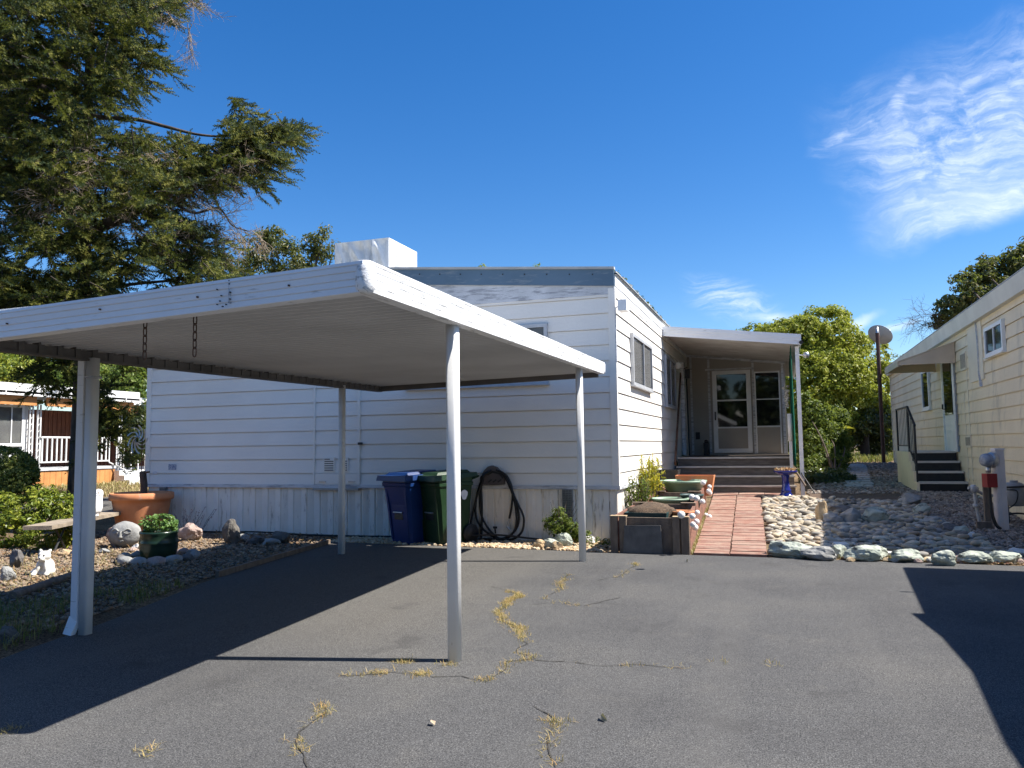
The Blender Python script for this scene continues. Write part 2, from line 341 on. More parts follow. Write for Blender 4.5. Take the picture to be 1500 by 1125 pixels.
fan = mth(nt, 'MULTIPLY', fan, dens)
fsp = sstep(ang(-58, .14, 1.1, 1.6, 12), .3, .7)
spike = mth(nt, 'MULTIPLY', ell(8.3, 21.5, 60, 3.4, .9), mth(nt, 'MULTIPLY', mth(nt, 'MULTIPLY_ADD', fsp, .45, .25), mth(nt, 'MULTIPLY_ADD', fine, .6, .6)))
tip = mth(nt, 'MULTIPLY', ell(4.4, 20.0, 24, 2.6, 1.0), mth(nt, 'MULTIPLY_ADD', fib2, .55, .06))
flow = sstep(ang(26, .16, 1.2, 1.5, 12), .36, .72)
low = mth(nt, 'MULTIPLY', ell(-2.9, 10.1, -24, 4.6, 1.9), mth(nt, 'MULTIPLY_ADD', flow, .62, .05))
low2 = mth(nt, 'MULTIPLY', ell(.4, 8.6, -10, 5.0, .8), mth(nt, 'MULTIPLY_ADD', fib2, .5, .2))
w1 = mth(nt, 'MULTIPLY', ell(4.9, 8.0, 18, 2.3, .5), .6); w2 = mth(nt, 'MULTIPLY', ell(6.8, 7.3, 8, 3.2, .4), .45)
cl = fan
for q in (spike, tip, low, low2, w1, w2): cl = mth(nt, 'MAXIMUM', cl, q)
cl = mth(nt, 'MULTIPLY', cl, .95, clamp=True)
col = mixc(nt, cl, hs.outputs[0], rgb(6.6,7.2,8.0))
nt.links.new(col, bg.inputs[0]); bg.inputs[1].default_value = .085
SC.view_settings.view_transform = 'Standard'; SC.view_settings.look = 'None'; SC.view_settings.gamma = 1
SC.view_settings.exposure = 1.05
SC.cycles.max_bounces = 6; SC.cycles.transparent_max_bounces = 8
SC.cycles.use_denoising = True
# ================================================================== GROUND
def ground_material():
    m = bpy.data.materials.new('earth'); nt, b = _bsdf(m)
    g = nt.nodes.new('ShaderNodeNewGeometry'); v = g.outputs['Position']
    c = ramp(nt, noise(nt, v, 1.2, 6), [(.3, rgb(.15,.105,.07)), (.5, rgb(.22,.16,.105)), (.7, rgb(.33,.25,.16))])
    sp = ramp(nt, noise(nt, v, 55, 3, .7), [(.42, rgb(.35,.33,.3)), (.6, rgb(1.25,1.2,1.1))])
    nt.links.new(mixc(nt, 1.0, c, sp, 'MULTIPLY'), b.inputs['Base Color']); b.inputs['Roughness'].default_value = .95
    b.inputs['Specular IOR Level'].default_value = .1
    bp = nt.nodes.new('ShaderNodeBump'); bp.inputs['Strength'].default_value = .9; bp.inputs['Distance'].default_value = .03
    nt.links.new(noise(nt, v, 45, 5, .7), bp.inputs['Height']); nt.links.new(bp.outputs[0], b.inputs['Normal']); return m
def asphalt_material():
    m = bpy.data.materials.new('asphalt'); nt, b = _bsdf(m)
    g = nt.nodes.new('ShaderNodeNewGeometry'); v = g.outputs['Position']
    c = ramp(nt, noise(nt, v, .55, 5, .55), [(.32, rgb(.074,.074,.075)), (.5, rgb(.090,.090,.090)), (.66, rgb(.108,.106,.102))])
    # the worn tan parking lane under and beside the carport
    sx = nt.nodes.new('ShaderNodeSeparateXYZ'); nt.links.new(v, sx.inputs[0])
    wv = noise(nt, v, .9, 4)
    lane = mth(nt, 'MULTIPLY', ss(nt, mth(nt, 'ADD', sx.outputs[0], mth(nt, 'MULTIPLY', wv, 1.2)), -1.5, -2.4), ss(nt, sx.outputs[1], 4.0, 5.6))
    c = mixc(nt, mth(nt, 'MULTIPLY', lane, .75), c, rgb(.112,.107,.098))
    blot = ramp(nt, noise(nt, mapping(nt, v, (1,1,1)), 2.7, 6, .6), [(.56, rgb(0,0,0)), (.7, rgb(.35,.35,.35))])
    c = mixc(nt, blot, c, rgb(.122,.118,.11))
    sp = ramp(nt, noise(nt, v, 210, 2, .8), [(.34, rgb(.55,.55,.56)), (.5, rgb(1,1,1)), (.66, rgb(1.5,1.48,1.44))])
    c = mixc(nt, 1.0, c, sp, 'MULTIPLY')
    c = mixc(nt, 1.0, c, ramp(nt, noise(nt, v, 60, 2, .7), [(.36, rgb(.82,.82,.82)), (.64, rgb(1.17,1.17,1.17))]), 'MULTIPLY')
    c = mixc(nt, 1.0, c, ramp(nt, noise(nt, v, 125, 2, .85), [(.36, rgb(.42,.42,.43)), (.5, rgb(1,1,1)), (.66, rgb(1.75,1.73,1.68))]), 'MULTIPLY')
    # old oil drips, worn wheel tracks along the bay, pale scuffs
    oil = ramp(nt, noise(nt, v, 1.7, 4, .5), [(.62, rgb(0,0,0)), (.72, rgb(.55,.55,.55))])
    c = mixc(nt, oil, c, rgb(.058,.057,.056))
    trk = ramp(nt, noise(nt, mapping(nt, v, (2.2,.12,1), (0,0,.06)), 1.0, 3, .5), [(.52, rgb(0,0,0)), (.7, rgb(.3,.3,.3))])
    c = mixc(nt, trk, c, rgb(.128,.124,.116))
    scf = ramp(nt, noise(nt, mapping(nt, v, (3,16,1), (0,0,.5)), 1.3, 6, .7), [(.64, rgb(0,0,0)), (.74, rgb(.6,.6,.6))])
    c = mixc(nt, scf, c, rgb(.17,.165,.155))
    nt.links.new(c, b.inputs['Base Color']); b.inputs['Roughness'].default_value = .88; b.inputs['Specular IOR Level'].default_value = .08
    bp = nt.nodes.new('ShaderNodeBump'); bp.inputs['Strength'].default_value = .38; bp.inputs['Distance'].default_value = .012
    nt.links.new(noise(nt, v, 190, 3, .8), bp.inputs['Height']); nt.links.new(bp.outputs[0], b.inputs['Normal']); return m
def ss(nt, x, a, b):
    r = nt.nodes.new('ShaderNodeMapRange'); r.interpolation_type = 'SMOOTHSTEP'; r.inputs[1].default_value = a; r.inputs[2].default_value = b
    nt.links.new(x, r.inputs[0]); return r.outputs[0]
M['earth'] = ground_material(); M['asphalt'] = asphalt_material()
xs = np.array([-900,-300,-120,-60,-40]+list(np.arange(-28, 12.01, .3))+[16,25,45,120,300,900])
ys = np.array([-900,-200,-60,-20,-8]+list(np.arange(-2, 34.01, .3))+[40,60,120,300,900])
gv = [(x, y, hgt(x, y)-.006) for y in ys for x in xs]; nx = len(xs)
gb = MB(); gb.add(gv, [(j*nx+i, j*nx+i+1, (j+1)*nx+i+1, (j+1)*nx+i) for j in range(len(ys)-1) for i in range(nx-1)], True)
struct(gb.build('ground', M['earth'], origin=(0,0,0)))
ASP = [(-4.0,-40),(-4.35,1.5),(-4.6,2.9),(-4.92,4.0),(-5.1,4.9),(-5.62,6.6),(-5.98,8.8),(-6.16,9.72),(-6.2,9.9),(-5.2,9.86),(-4.4,9.82),(-3.4,9.78),(-2.1,9.72),(-1.0,9.74),(0,9.74),(1,9.72),(2.4,9.72),(3.6,9.7),(14,9.7),(60,9.7),(60,-40)]
ab = MB(); ab.add([(x,y,.008) for x,y in ASP], [tuple(range(len(ASP)))[::-1]])
ab.add([(-4.35,1.5,.0081),(-30,1.0,.0081),(-60,1.0,.0081),(-60,-40,.0081),(-4.0,-40,.0081)], [(0,1,2,3,4)])
struct(ab.build('driveway', M['asphalt'], origin=(0,0,0)))
rb = MB(); rb.add([(-18.7,-40,.008),(-13.2,-40,.008),(-13.2,1.0,.008),(-13.3,26,.008),(-13.5,80,.008),(-18.9,80,.008)], [(0,1,2,3,4,5)])
struct(rb.build('road', M['asphalt'], origin=(0,0,0)))
# ---- cracks and the weeds that grow in them
def cz(p): return (400+p[0]/2.5, 780+p[1]/2.5)
CR = [([(790,200),(860,215),(905,235),(850,265),(815,300),(860,335),(905,355),(905,390),(930,415),(890,445),(960,465)], 1.0),
      ([(960,465),(870,480),(830,520),(780,550),(745,545)], 1.0),
      ([(1090,155),(1050,185),(1055,215),(985,248)], .7), ([(1340,115),(1300,140),(1270,165),(1180,178)], .5),
      ([(930,268),(1060,262),(1140,272),(1200,262),(1275,243)], .4),
      ([(960,470),(1030,478),(1110,485),(1170,490),(1240,495),(1300,490),(1410,497),(1500,497)], .3),
      ([(745,545),(690,530),(600,537),(540,525),(440,515),(370,525),(230,530)], .55),
      ([(170,640),(200,670),(130,715),(85,740),(100,800),(120,862),(130,900)], 1.0),
      ([(955,640),(1030,690),(1050,720),(1010,770),(1030,820),(1040,870)], .45)]
M['straw'] = leafmat('dry_straw', [rgb(.36,.24,.09), rgb(.46,.34,.15), rgb(.30,.27,.10), rgb(.55,.44,.24), rgb(.42,.23,.08)], .25, .8, .1)
M['crack'] = mat('crack_dirt', rgb(.035,.033,.03), rgb(.06,.055,.045), 20, .95)
def blades(pts, L, wd, spread=.7):
    """one bent two-triangle blade at each point -> verts for quads"""
    n = len(pts); a = NPR.random(n)*2*PI; t = NPR.random(n)*spread; l = L*(.5+NPR.random(n))
    d = np.stack([np.cos(a)*np.sin(t), np.sin(a)*np.sin(t), np.cos(t)], 1); s = np.stack([-np.sin(a), np.cos(a), 0*a], 1)*(wd*(.6+.8*NPR.random(n)))[:,None]
    p = np.asarray(pts); mid = p+d*(l*.55)[:,None]; d2 = d.copy(); d2[:,:2] *= 1.9; d2[:,2] *= .6; tip = mid+d2*(l*.5)[:,None]
    V = np.stack([p-s, p+s, mid+s*.8, mid-s*.8, mid-s*.8, mid+s*.8, tip+s*.15, tip-s*.15], 1).reshape(-1, 3)
    return V, np.repeat(NPR.random(n), 8)
wp = []; ck = MB()
for pl, dens in CR:
    P = [G(*cz(p)) for p in pl]
    fine = []
    for a, b in zip(P[:-1], P[1:]):
        n = max(2, int(np.linalg.norm(b-a)/.05))
        for i in range(n): fine.append(a+(b-a)*i/n)
    fine.append(P[-1])
    off = RND.random()*30
    fine = [p+np.array([mnoise.noise((p[0]*5+off, p[1]*5, 0)), mnoise.noise((p[0]*5, p[1]*5+off, 9)), 0])*.05 for p in fine]
    for a, b in zip(fine[:-1], fine[1:]):
        d = b-a; d /= max(np.linalg.norm(d), 1e-6); s = np.array([-d[1], d[0], 0])*(.0012+.0038*RND.random())
        ck.add([a-s+[0,0,.012], a+s+[0,0,.012], b+s+[0,0,.012], b-s+[0,0,.012]], [(0,1,2,3)])
        g = mnoise.noise((a[0]*2.3+off, a[1]*2.3, 3))
        k = int(max(0, (g+.22*dens-.02))*44*dens)
        for _ in range(k): wp.append(a+(b-a)*RND.random()+np.array([RND.gauss(0,.022), RND.gauss(0,.022), .008-a[2]]))
for (x, y, k) in ((660,975,25),(590,972,60),(555,988,40),(215,1103,16),(12,1073,22),(618,990,50),(812,1062,35),(1060,972,6),(1130,975,8)):
    c = G(x, y)
    for _ in range(k): wp.append(c+np.array([RND.gauss(0,.035), RND.gauss(0,.03), .008]))
struct(ck.build('asphalt_crack', M['crack'], origin=(0,0,0)))
wp = [p+np.array([RND.gauss(0,.012),RND.gauss(0,.012),0]) for p in wp for _ in range(3)]
V, r = blades(np.array(wp), .026, .0014, 1.5)
tag(mesh_np('dry_weeds', V, 4, M['straw'], r, origin=(0,0,0)), 'dry yellow weeds growing in the cracks of the asphalt', 'weeds', kind='stuff')
# ---- gravel
def inpoly(x, y, P):
    c = False; j = len(P)-1
    for i in range(len(P)):
        if (P[i][1] > y) != (P[j][1] > y) and x < (P[j][0]-P[i][0])*(y-P[i][1])/(P[j][1]-P[i][1])+P[i][0]: c = not c
        j = i
    return c
def scatter(P, n):
    xs_ = [p[0] for p in P]; ys_ = [p[1] for p in P]; out = []
    while len(out) < n:
        x = RND.uniform(min(xs_), max(xs_)); y = RND.uniform(min(ys_), max(ys_))
        if inpoly(x, y, P): out.append((x, y, hgt(x, y)))
    return np.array(out)
IV, IF = ico(1); IF = np.array(IF)
def pebbles(name, P, n, smin, smax, m, flat=.6, lift=.2):
    p = scatter(P, n) if not isinstance(P, np.ndarray) else P; n = len(p)
    s = smin+(smax-smin)*NPR.random(n)**2; sc_ = np.stack([s, s*(.55+.4*NPR.random(n)), s*flat*(.7+.5*NPR.random(n))], 1)/2
    a = NPR.random(n)*2*PI; V = IV[None]*sc_[:,None]*(1+.28*(NPR.random((n,len(IV),1))-.5))
    ca, sa = np.cos(a)[:,None], np.sin(a)[:,None]
    V = np.stack([V[:,:,0]*ca-V[:,:,1]*sa, V[:,:,0]*sa+V[:,:,1]*ca, V[:,:,2]+lift*V[:,:,0]*(NPR.random((n,1))-.5)], 2)+p[:,None]+np.array([0,0,1])*(s*.12)[:,None,None]
    F = (IF[None]+(np.arange(n)*len(IV))[:,None,None]).reshape(-1,3)
    return mesh_np(name, V.reshape(-1,3), 3, m, np.repeat(NPR.random(n), len(IV)), origin=(0,0,0), F=F)
M['grv_brown'] = mat('brown_gravel', [rgb(.14,.10,.068), rgb(.25,.18,.12), rgb(.09,.072,.058), rgb(.38,.29,.19), rgb(.16,.135,.11), rgb(.28,.165,.09)], None, rough=.9, rnd='attr')
M['grv_gold'] = mat('golden_gravel', [rgb(.55,.42,.26), rgb(.42,.28,.15), rgb(.62,.53,.38), rgb(.33,.24,.15), rgb(.58,.47,.33)], None, rough=.9, rnd='attr')
M['grv_grey'] = mat('grey_brown_gravel', [rgb(.27,.22,.18), rgb(.20,.155,.125), rgb(.36,.31,.26), rgb(.12,.10,.085), rgb(.42,.37,.32)], None, rough=.9, rnd='attr')
PG = [(-5.35,4.6),(-5.75,6.7),(-6.15,8.8),(-6.32,10.62),(-10.6,10.62),(-11.5,9.5),(-10.2,7.2),(-8.6,5.4),(-7.0,3.9),(-6,3.6)]
tag(pebbles('gravel', PG, 15000, .025, .065, M['grv_brown']), 'brown and grey gravel covering the garden bed left of the driveway', 'gravel', kind='stuff')
PS = [(-6.25,9.93),(-5.2,9.9),(-4.4,9.86),(-3.2,9.8),(-2.1,9.78),(-2.12,10.62),(-6.25,10.62)]
tag(pebbles('gravel', PS, 2600, .03, .09, M['grv_gold']), 'golden gravel strip between the asphalt and the white skirting', 'gravel', kind='stuff')
PR = [(2.2,9.85),(3.19,9.85),(3.19,16.2),(2.2,16.4),(1.85,15),(1.75,14.3),(1.95,12.5)]
tag(pebbles('gravel', PR, 6500, .03, .07, M['grv_grey']), 'dark reddish gravel around the electric meter pedestal', 'gravel', kind='stuff')
PB = [(.4,15.6),(2.3,15.9),(2.3,18.6),(3.15,18.6),(3.15,26),(2,26),(1.2,22),(.6,18)]
tag(pebbles('gravel', PB, 3800, .04, .1, M['grv_grey']), 'gravel beside the grey stepping pavers behind the cobbles', 'gravel', kind='stuff')
# ---- brown earth patch, pavers, brick path
bb = MB(); q = [(.42,14.75),(1.98,14.6),(2.1,15.4),(1.75,16.3),(1.45,17.1),(.75,17.0),(.45,16.0)]
bb.add([(x,y,hgt(x,y)+.012) for x,y in q], [tuple(range(len(q)))])
struct(bb.build('earth_patch', M['brownmat'], origin=(0,0,0)))
pv = MB()
for i in range(13):
    y0 = 17.1+i*.62; x = 1.42+.075*(y0-17.1)+RND.uniform(-.03,.03); h = hgt(1, y0+.25)
    pv.hexa([(x-.24,y0,hgt(1,y0)-.02),(x+.26,y0+.03,hgt(1,y0)-.02),(x+.27,y0+.5,h),(x-.25,y0+.48,h)]+[(x-.24,y0,hgt(1,y0)+.028),(x+.26,y0+.03,hgt(1,y0)+.028),(x+.27,y0+.5,hgt(1,y0+.5)+.028),(x-.25,y0+.48,hgt(1,y0+.5)+.028)])
struct(pv.build('stepping_path', M['paver'], origin=(0,0,0)))
M['brick'] = mat('stamped_brick', [rgb(.25,.125,.09), rgb(.31,.165,.12), rgb(.21,.105,.08), rgb(.36,.205,.15), rgb(.27,.16,.125)], rgb(.36,.27,.205), 7, .9, .6, 45, lo=.42, hi=.66, rnd='attr')
bv, bf, br = [], [], []
def brickrow(xa, xb, ya, yb, zoff=0):
    n = len(bv); dz = RND.uniform(-.004,.004)
    za, zb = hgt(-1, ya)+.03+dz, hgt(-1, yb)+.03+dz; j = lambda: RND.uniform(-.006,.006)
    bt = [(xa,ya,za-.06),(xb,ya,za-.06),(xb,yb,zb-.06),(xa,yb,zb-.06)]; tp = [(xa+.004+j(),ya+.004+j(),za),(xb-.004,ya+.004+j(),za+j()*.3),(xb-.004+j(),yb-.003+j(),zb+j()*.3),(xa+.004,yb-.003+j(),zb)]
    bv.extend(bt+tp); bf.extend([[n+a for a in f] for f in ((4,5,6,7),(0,1,5,4),(1,2,6,5),(2,3,7,6),(3,0,4,7))]); br.extend([RND.random()]*8)
y = 9.76
k = 0
while y < 15.1:
    hh = .098+RND.uniform(-.006,.006); s = -.036*(y-9.76); 
    a, c = -1.07+s, -.22+s; mm = (a+c)/2+RND.uniform(-.004,.004)
    gap = .010 if k % 6 == 0 else .0
    brickrow(a, mm-.005, y+gap, y+hh); brickrow(mm+.005, c, y+gap, y+hh); y += hh+.002; k += 1
for i in range(3):
    for yy in (15.12, 15.34): brickrow(-1.27+i*.46, -1.27+i*.46+.452, yy, yy+.21)
struct(mesh_np('brick_path', np.array(bv), 4, M['brick'], br, origin=(0,0,0), F=np.array(bf)))
# ---- river cobbles
M['cobble'] = mat('river_cobble', [rgb(.42,.34,.22), rgb(.30,.28,.235), rgb(.50,.41,.27), rgb(.18,.17,.15), rgb(.56,.51,.41), rgb(.30,.22,.14), rgb(.22,.215,.20), rgb(.45,.385,.31), rgb(.11,.105,.095), rgb(.38,.31,.21)], None, rough=.75, rnd='obj', bump=.15, bscale=30)
CP = [(-.17,9.95),(.6,9.9),(1.6,9.92),(2.45,10.0),(2.3,11.3),(2.05,12.6),(1.85,14.2),(1.98,14.65),(.44,14.8),(.44,15.1),(.1,15.06),(-.38,15.1)]
cl = []
yy = 9.96; row = 0
while yy < 15.1:
    xx = -.4+(row % 2)*.055
    while xx < 2.5:
        x = xx+RND.uniform(-.03,.03); y = yy+RND.uniform(-.025,.025)
        if inpoly(x, y, CP): cl.append((x, y, hgt(x, y)))
        xx += .112
    yy += .078; row += 1
for _ in range(330):
    x, y = RND.uniform(-.3,2.3), RND.uniform(9.98,14.9)
    if inpoly(x, y, CP): cl.append((x, y, hgt(x, y)+.035))
cl.sort(key=lambda p: p[1])
cmesh = []
for i in range(10):
    b = MB(); b.rock((0,0,0), (.155+.03*(i%3), .10+.012*(i%4), .064+.008*(i%3)), 40+i, .05, 0, 2, rot=0)
    o = b.build('cobble', M['cobble'], origin=(0,0,0)); cmesh.append(o)
for i, p in enumerate(cl[:300]):
    src = cmesh[i % 10]
    o = src if i < 10 else src.copy()
    if i >= 10: COL.objects.link(o)
    s = RND.uniform(.5,1.02)
    o.location = (p[0], p[1], p[2]+.008+RND.uniform(-.015,.02)); o.scale = (s, s, s); o.rotation_euler = (RND.gauss(0,.15), RND.gauss(0,.15), RND.gauss(0,.6))
    if p[0] < .62: tag(o, 'smooth pale river cobble lying in the sunlit bed beside the brick path', 'cobble', 'sunlit cobbles beside the brick path')
    else: tag(o, 'smooth grey river cobble lying in the shaded bed behind the front boulders', 'cobble', 'shaded cobbles behind the front boulders')
CV, CF = ico(2); CF = np.array(CF); p = np.array(cl[300:]); n = len(p)
sc_ = np.stack([.09+.08*NPR.random(n), .065+.05*NPR.random(n), .05+.03*NPR.random(n)], 1)/2; a = NPR.normal(0,.6,n)
V = CV[None]*sc_[:,None]; ca, sa = np.cos(a)[:,None], np.sin(a)[:,None]
V = np.stack([V[:,:,0]*ca-V[:,:,1]*sa, V[:,:,0]*sa+V[:,:,1]*ca, V[:,:,2]+V[:,:,0]*NPR.normal(0,.15,(n,1))], 2)+p[:,None]+np.array([0,0,.02])
tag(mesh_np('cobbles', V.reshape(-1,3), 3, M['cobble'], np.repeat(NPR.random(n), len(CV)), origin=(0,0,0), F=(CF[None]+(np.arange(n)*len(CV))[:,None,None]).reshape(-1,3), smooth=True),
    'mass of river cobbles in the far half of the bed, up to the brown earth', 'cobbles', kind='stuff')
# ---- boulders
def boulder(x, yb, wpx, hpx, m, label, seed, group=None, sink=.12, name='boulder', cuts=14, rough=.2, deep=.7, sub=4):
    g = GT(x, yb); d = (g-CAM)@FWD; W, H = wpx*d/FOC, hpx*d/FOC
    b = MB(); b.rock((g[0], g[1]+W*deep*.3, g[2]+H*(.5-sink)), (W*1.08, W*deep, H*1.15), seed, rough, cuts, sub, rot=RND.uniform(-.3,.3))
    return tag(b.build(name, M[m]), label, 'boulder' if name == 'boulder' else 'rock', group)
EB = 'boulders edging the cobble bed along the asphalt'
for a in ((1157,818,66,27,'stonegreen','low pale green boulder at the corner of the brick path',1),
          (1203,822,50,22,'stonegrey','dark wedge boulder right of the one at the brick path corner',2),
          (1229,817,24,20,'stonegreen','small pale boulder wedged between the dark wedge boulder and the biggest one',3),
          (1233,806,24,14,'stonewhite','small whitish stone just behind the small pale wedged boulder',4),
          (1271,823,62,27,'stonegreen','largest pale green boulder, flat-topped, in the front row of boulders',5),
          (1331,825,48,24,'stonegreen','speckled grey-green sloping boulder left of the square white-green boulder',6),
          (1306,819,20,14,'stonewhite','small white stone right of the largest flat-topped boulder',7),
          (1386,830,38,25,'stonegreen','squarish bright pale boulder standing nearest the asphalt shadow',8),
          (1432,827,46,20,'stonegreen','long pale-topped boulder second from the right end of the front row',9),
          (1474,826,48,20,'stonegreen','low pale pointed boulder near the right end of the front row',10),
          (1491,815,26,13,'stonewhite','small pale stone behind the right end boulder of the front row',12),
          (1409,822,16,10,'stonepink','small pinkish stone between the squarish and the long pale-topped boulders',13)):
    boulder(*a[:6], 100+a[6], EB)
for i, x in enumerate((1300,1312,1345,1358,1363,1408,1415,1452,1495,1246)):
    boulder(x, 824+i%3, 12, 8, ('stonetan','stonegrey','stonepink')[i%3], 'little loose stone in the gaps of the front boulder row', 200+i, 'little stones between the boulders', name='edge_stone', cuts=6, sub=2)
MBG = 'rocks in the middle of the cobble bed'
for a in ((1204,766,20,36,'stonetan','upright yellowish rock catching the sun in the cobble bed',21),
          (1219,769,30,17,'stonegrey','rounded brown rock right of the upright yellowish rock',22),
          (1248,769,32,26,'stonegrey','pointed dark rock in the middle of the bed rocks',23),
          (1284,769,42,27,'stonegreen','broad dark greenish rock at the right of the bed rocks',24),
          (1236,754,46,14,'slatestone','flat bluish slab lying behind the pointed dark rock',25),
          (1275,756,44,10,'slatestone','flat brown slab lying behind the broad greenish rock',26)):
    boulder(*a[:6], 100+a[6], MBG)
SBG = 'rocks dividing the cobbles from the gravel'
for a in ((1353,756,24,22,'stonegreen','pointed greenish rock at the upper end of the dividing line',31),(1371,770,34,14,'stonegrey','flat grey rock below the pointed greenish rock',32),
          (1391,781,34,16,'slatestone','flat slate rock in the middle of the dividing line',33),(1410,786,30,16,'stonegreen','rounded greenish rock near the lower end of the dividing line',34),
          (1424,790,14,12,'stonewhite','small whitish rock at the lower end of the dividing line',35),(1335,740,34,18,'stonegrey','jumble of grey rock nearest the cream steps',36)):
    boulder(*a[:6], 100+a[6], SBG)
for a in ((788,804,20,14,'stonetan','orange-brown rock left of the green striped rock by the skirting',41),(806,804,28,18,'stonegreen','pale green angular rock before the skirting',42),
          (815,806,16,14,'stonetan','golden rock in front of the pale green angular rock',43),(826,802,26,22,'stonegreen','whitish green rock left of the rear carport post',44),
          (848,797,26,16,'stonetan','brown rock hidden behind the rear carport post',45),(862,798,20,15,'stonewhite','white rock right of the rear carport post',46)):
    boulder(*a[:6], 100+a[6], 'rocks before the skirting near the rear post', name='garden_rock')
# ================================================================== MOBILE HOME
def clip(poly, a, b):                                    # keep z <= a+b*t, poly of (t,z,o)
    out = []
    for i in range(len(poly)):
        p, q = poly[i], poly[(i+1) % len(poly)]
        dp, dq = p[1]-a-b*p[0], q[1]-a-b*q[0]
        if dp <= 0: out.append(p)
        if dp*dq < 0:
            k = dp/(dp-dq); out.append(tuple(p[j]+(q[j]-p[j])*k for j in range(3)))
    return out
def laps(mb, P0, u, n, L, zb, top=(99,0), holes=(), depth=.018, gap=.009):
    """lap siding on a vertical plane; zb = lap edges; top = (a,b) clip line; holes = (t0,t1) ranges skipped by z"""
    P0 = np.array([*P0, 0.]); u = np.array([*u, 0.]); n = np.array([*n, 0.])
    for z0, z1 in zip(zb[:-1], zb[1:]):
        segs = [(0, L)]
        for t0, t1, h0, h1 in holes:
            if z0 >= h0-1e-6 and z1 <= h1+1e-6:
                segs = [s for a, b in segs for s in ((a, min(b, t0)), (max(a, t1), b)) if s[1]-s[0] > 1e-4]
        for a, b in segs:
            for poly in ([(a,z0,depth),(b,z0,depth),(b,z1-gap,.002),(a,z1-gap,.002)], [(a,z0+.012,-.016),(b,z0+.012,-.016),(b,z0,depth),(a,z0,depth)], [(a,z1-gap,.002),(b,z1-gap,.002),(b,z1-gap-.012,-.016),(a,z1-gap-.012,-.016)], [(a,z1-gap-.02,-.0165),(b,z1-gap-.02,-.0165),(b,z1+.02,-.0165),(a,z1+.02,-.0165)]):
                c = clip(poly, *top)
                if len(c) >= 3: mb.add([P0+u*t+n*o+np.array([0,0,z]) for t, z, o in c], [tuple(range(len(c)))])
FY, SX, LX, BY = 10.65, -2.15, -10.3, 23.5
LZ = [.78]+[.965+.2225*k for k in range(16)]
home = thing('mobile_home', 'white mobile home with lap siding, ribbed skirting and a covered porch behind the carport', 'mobile home', (-6.2, 16, 0))
RX, RZ, EZ = -6.22, 4.15, 3.72
sl = (RZ-3.80)/(SX-RX)*-1
b = MB(); laps(b, (RX, FY), (1,0), (0,-1), SX-RX, LZ, (RZ-.03, sl)); laps(b, (LX, FY), (1,0), (0,-1), RX-LX, LZ, (3.8-.03, -sl))
b.build('wall', M['siding'], home)
# right side wall follows the rising ground, so its laps start higher further back
b = MB(); laps(b, (SX, FY), (0,1), (1,0), BY-FY, LZ[:-3]); b.build('wall', M['siding'], home)
b = MB(); laps(b, (LX, BY), (0,-1), (-1,0), BY-FY, LZ[:-3]); b.build('wall', M['siding'], home)
b = MB(); b.box(LX+.02, SX-.02, BY-.05, BY, .3, 3.7); b.build('wall', M['siding'], home)
# roof with seams
b = MB()
for x0, z0, x1, z1 in ((RX, RZ, SX+.05, 3.765), (RX, RZ, LX-.05, 3.765)):
    b.hexa([(x0,FY-.03,z0-.05),(x1,FY-.03,z1-.05),(x1,BY+.1,z1-.05),(x0,BY+.1,z0-.05),(x0,FY-.03,z0),(x1,FY-.03,z1),(x1,BY+.1,z1),(x0,BY+.1,z0)])
    y = FY+.55
    while y < BY:
        b.hexa([(x0,y-.02,z0),(x1,y-.02,z1),(x1,y+.02,z1),(x0,y+.02,z0),(x0,y-.015,z0+.035),(x1,y-.015,z1+.035),(x1,y+.015,z1+.035),(x0,y+.015,z0+.035)]); y += .62
b.build('roof', M['roof'], home)
# blue grey gable fascia, its thin cap, screws and the aged band below it
b = MB()
for x0, z0, x1, z1 in ((RX, RZ, SX+.02, 3.80), (LX, 3.80, RX, RZ)):
    b.hexa([(x0,FY-.052,z0-.245),(x1,FY-.052,z1-.245),(x1,FY-.033,z1-.245),(x0,FY-.033,z0-.245),(x0,FY-.058,z0-.01),(x1,FY-.058,z1-.01),(x1,FY-.033,z1-.01),(x0,FY-.033,z0-.01)])
fa = b.build('gable_fascia', M['bluemetal'], home)
b = MB()
for x0, z0, x1, z1 in ((RX, RZ, SX+.03, 3.80), (LX, 3.80, RX, RZ)):
    b.hexa([(x0,FY-.085,z0-.012),(x1,FY-.085,z1-.012),(x1,FY-.0,z1-.012),(x0,FY-.0,z0-.012),(x0,FY-.085,z0+.02),(x1,FY-.085,z1+.02),(x1,FY-.0,z1+.02),(x0,FY-.0,z0+.02)])
b.build('drip_cap', M['roof'], home)
b = MB(); x = SX-.28
while x > RX: z = RZ+sl*(x-RX)-.085; b.box(x-.009, x+.009, FY-.064, FY-.052, z-.009, z+.009); x -= .335
b.build('screws', M['dark'], home)
b = MB(); t0 = RZ-.24
b.add([(RX,FY-.024,3.445),(SX,FY-.024,3.445),(SX,FY-.024,3.57),(RX,FY-.024,t0-.0)], [(0,1,2,3)]); b.add([(RX,FY-.0,3.445),(SX,FY-.0,3.445),(SX,FY-.024,3.445),(RX,FY-.024,3.445)], [(0,1,2,3)])
b.build('gable_band', M['agedwhite'], home)
# side eave bands (flaking paint)
b = MB(); b.box(SX+.002, SX+.03, FY-.02, BY, 3.565, 3.712); b.box(SX+.002, SX+.022, FY-.02, BY, 3.455, 3.56); b.build('eave_band', M['fascia_flaky'], home)
b = MB(); b.box(SX+.004, SX+.06, FY-.03, BY, 3.725, 3.74); b.build('drip_edge', M['dark'], home)
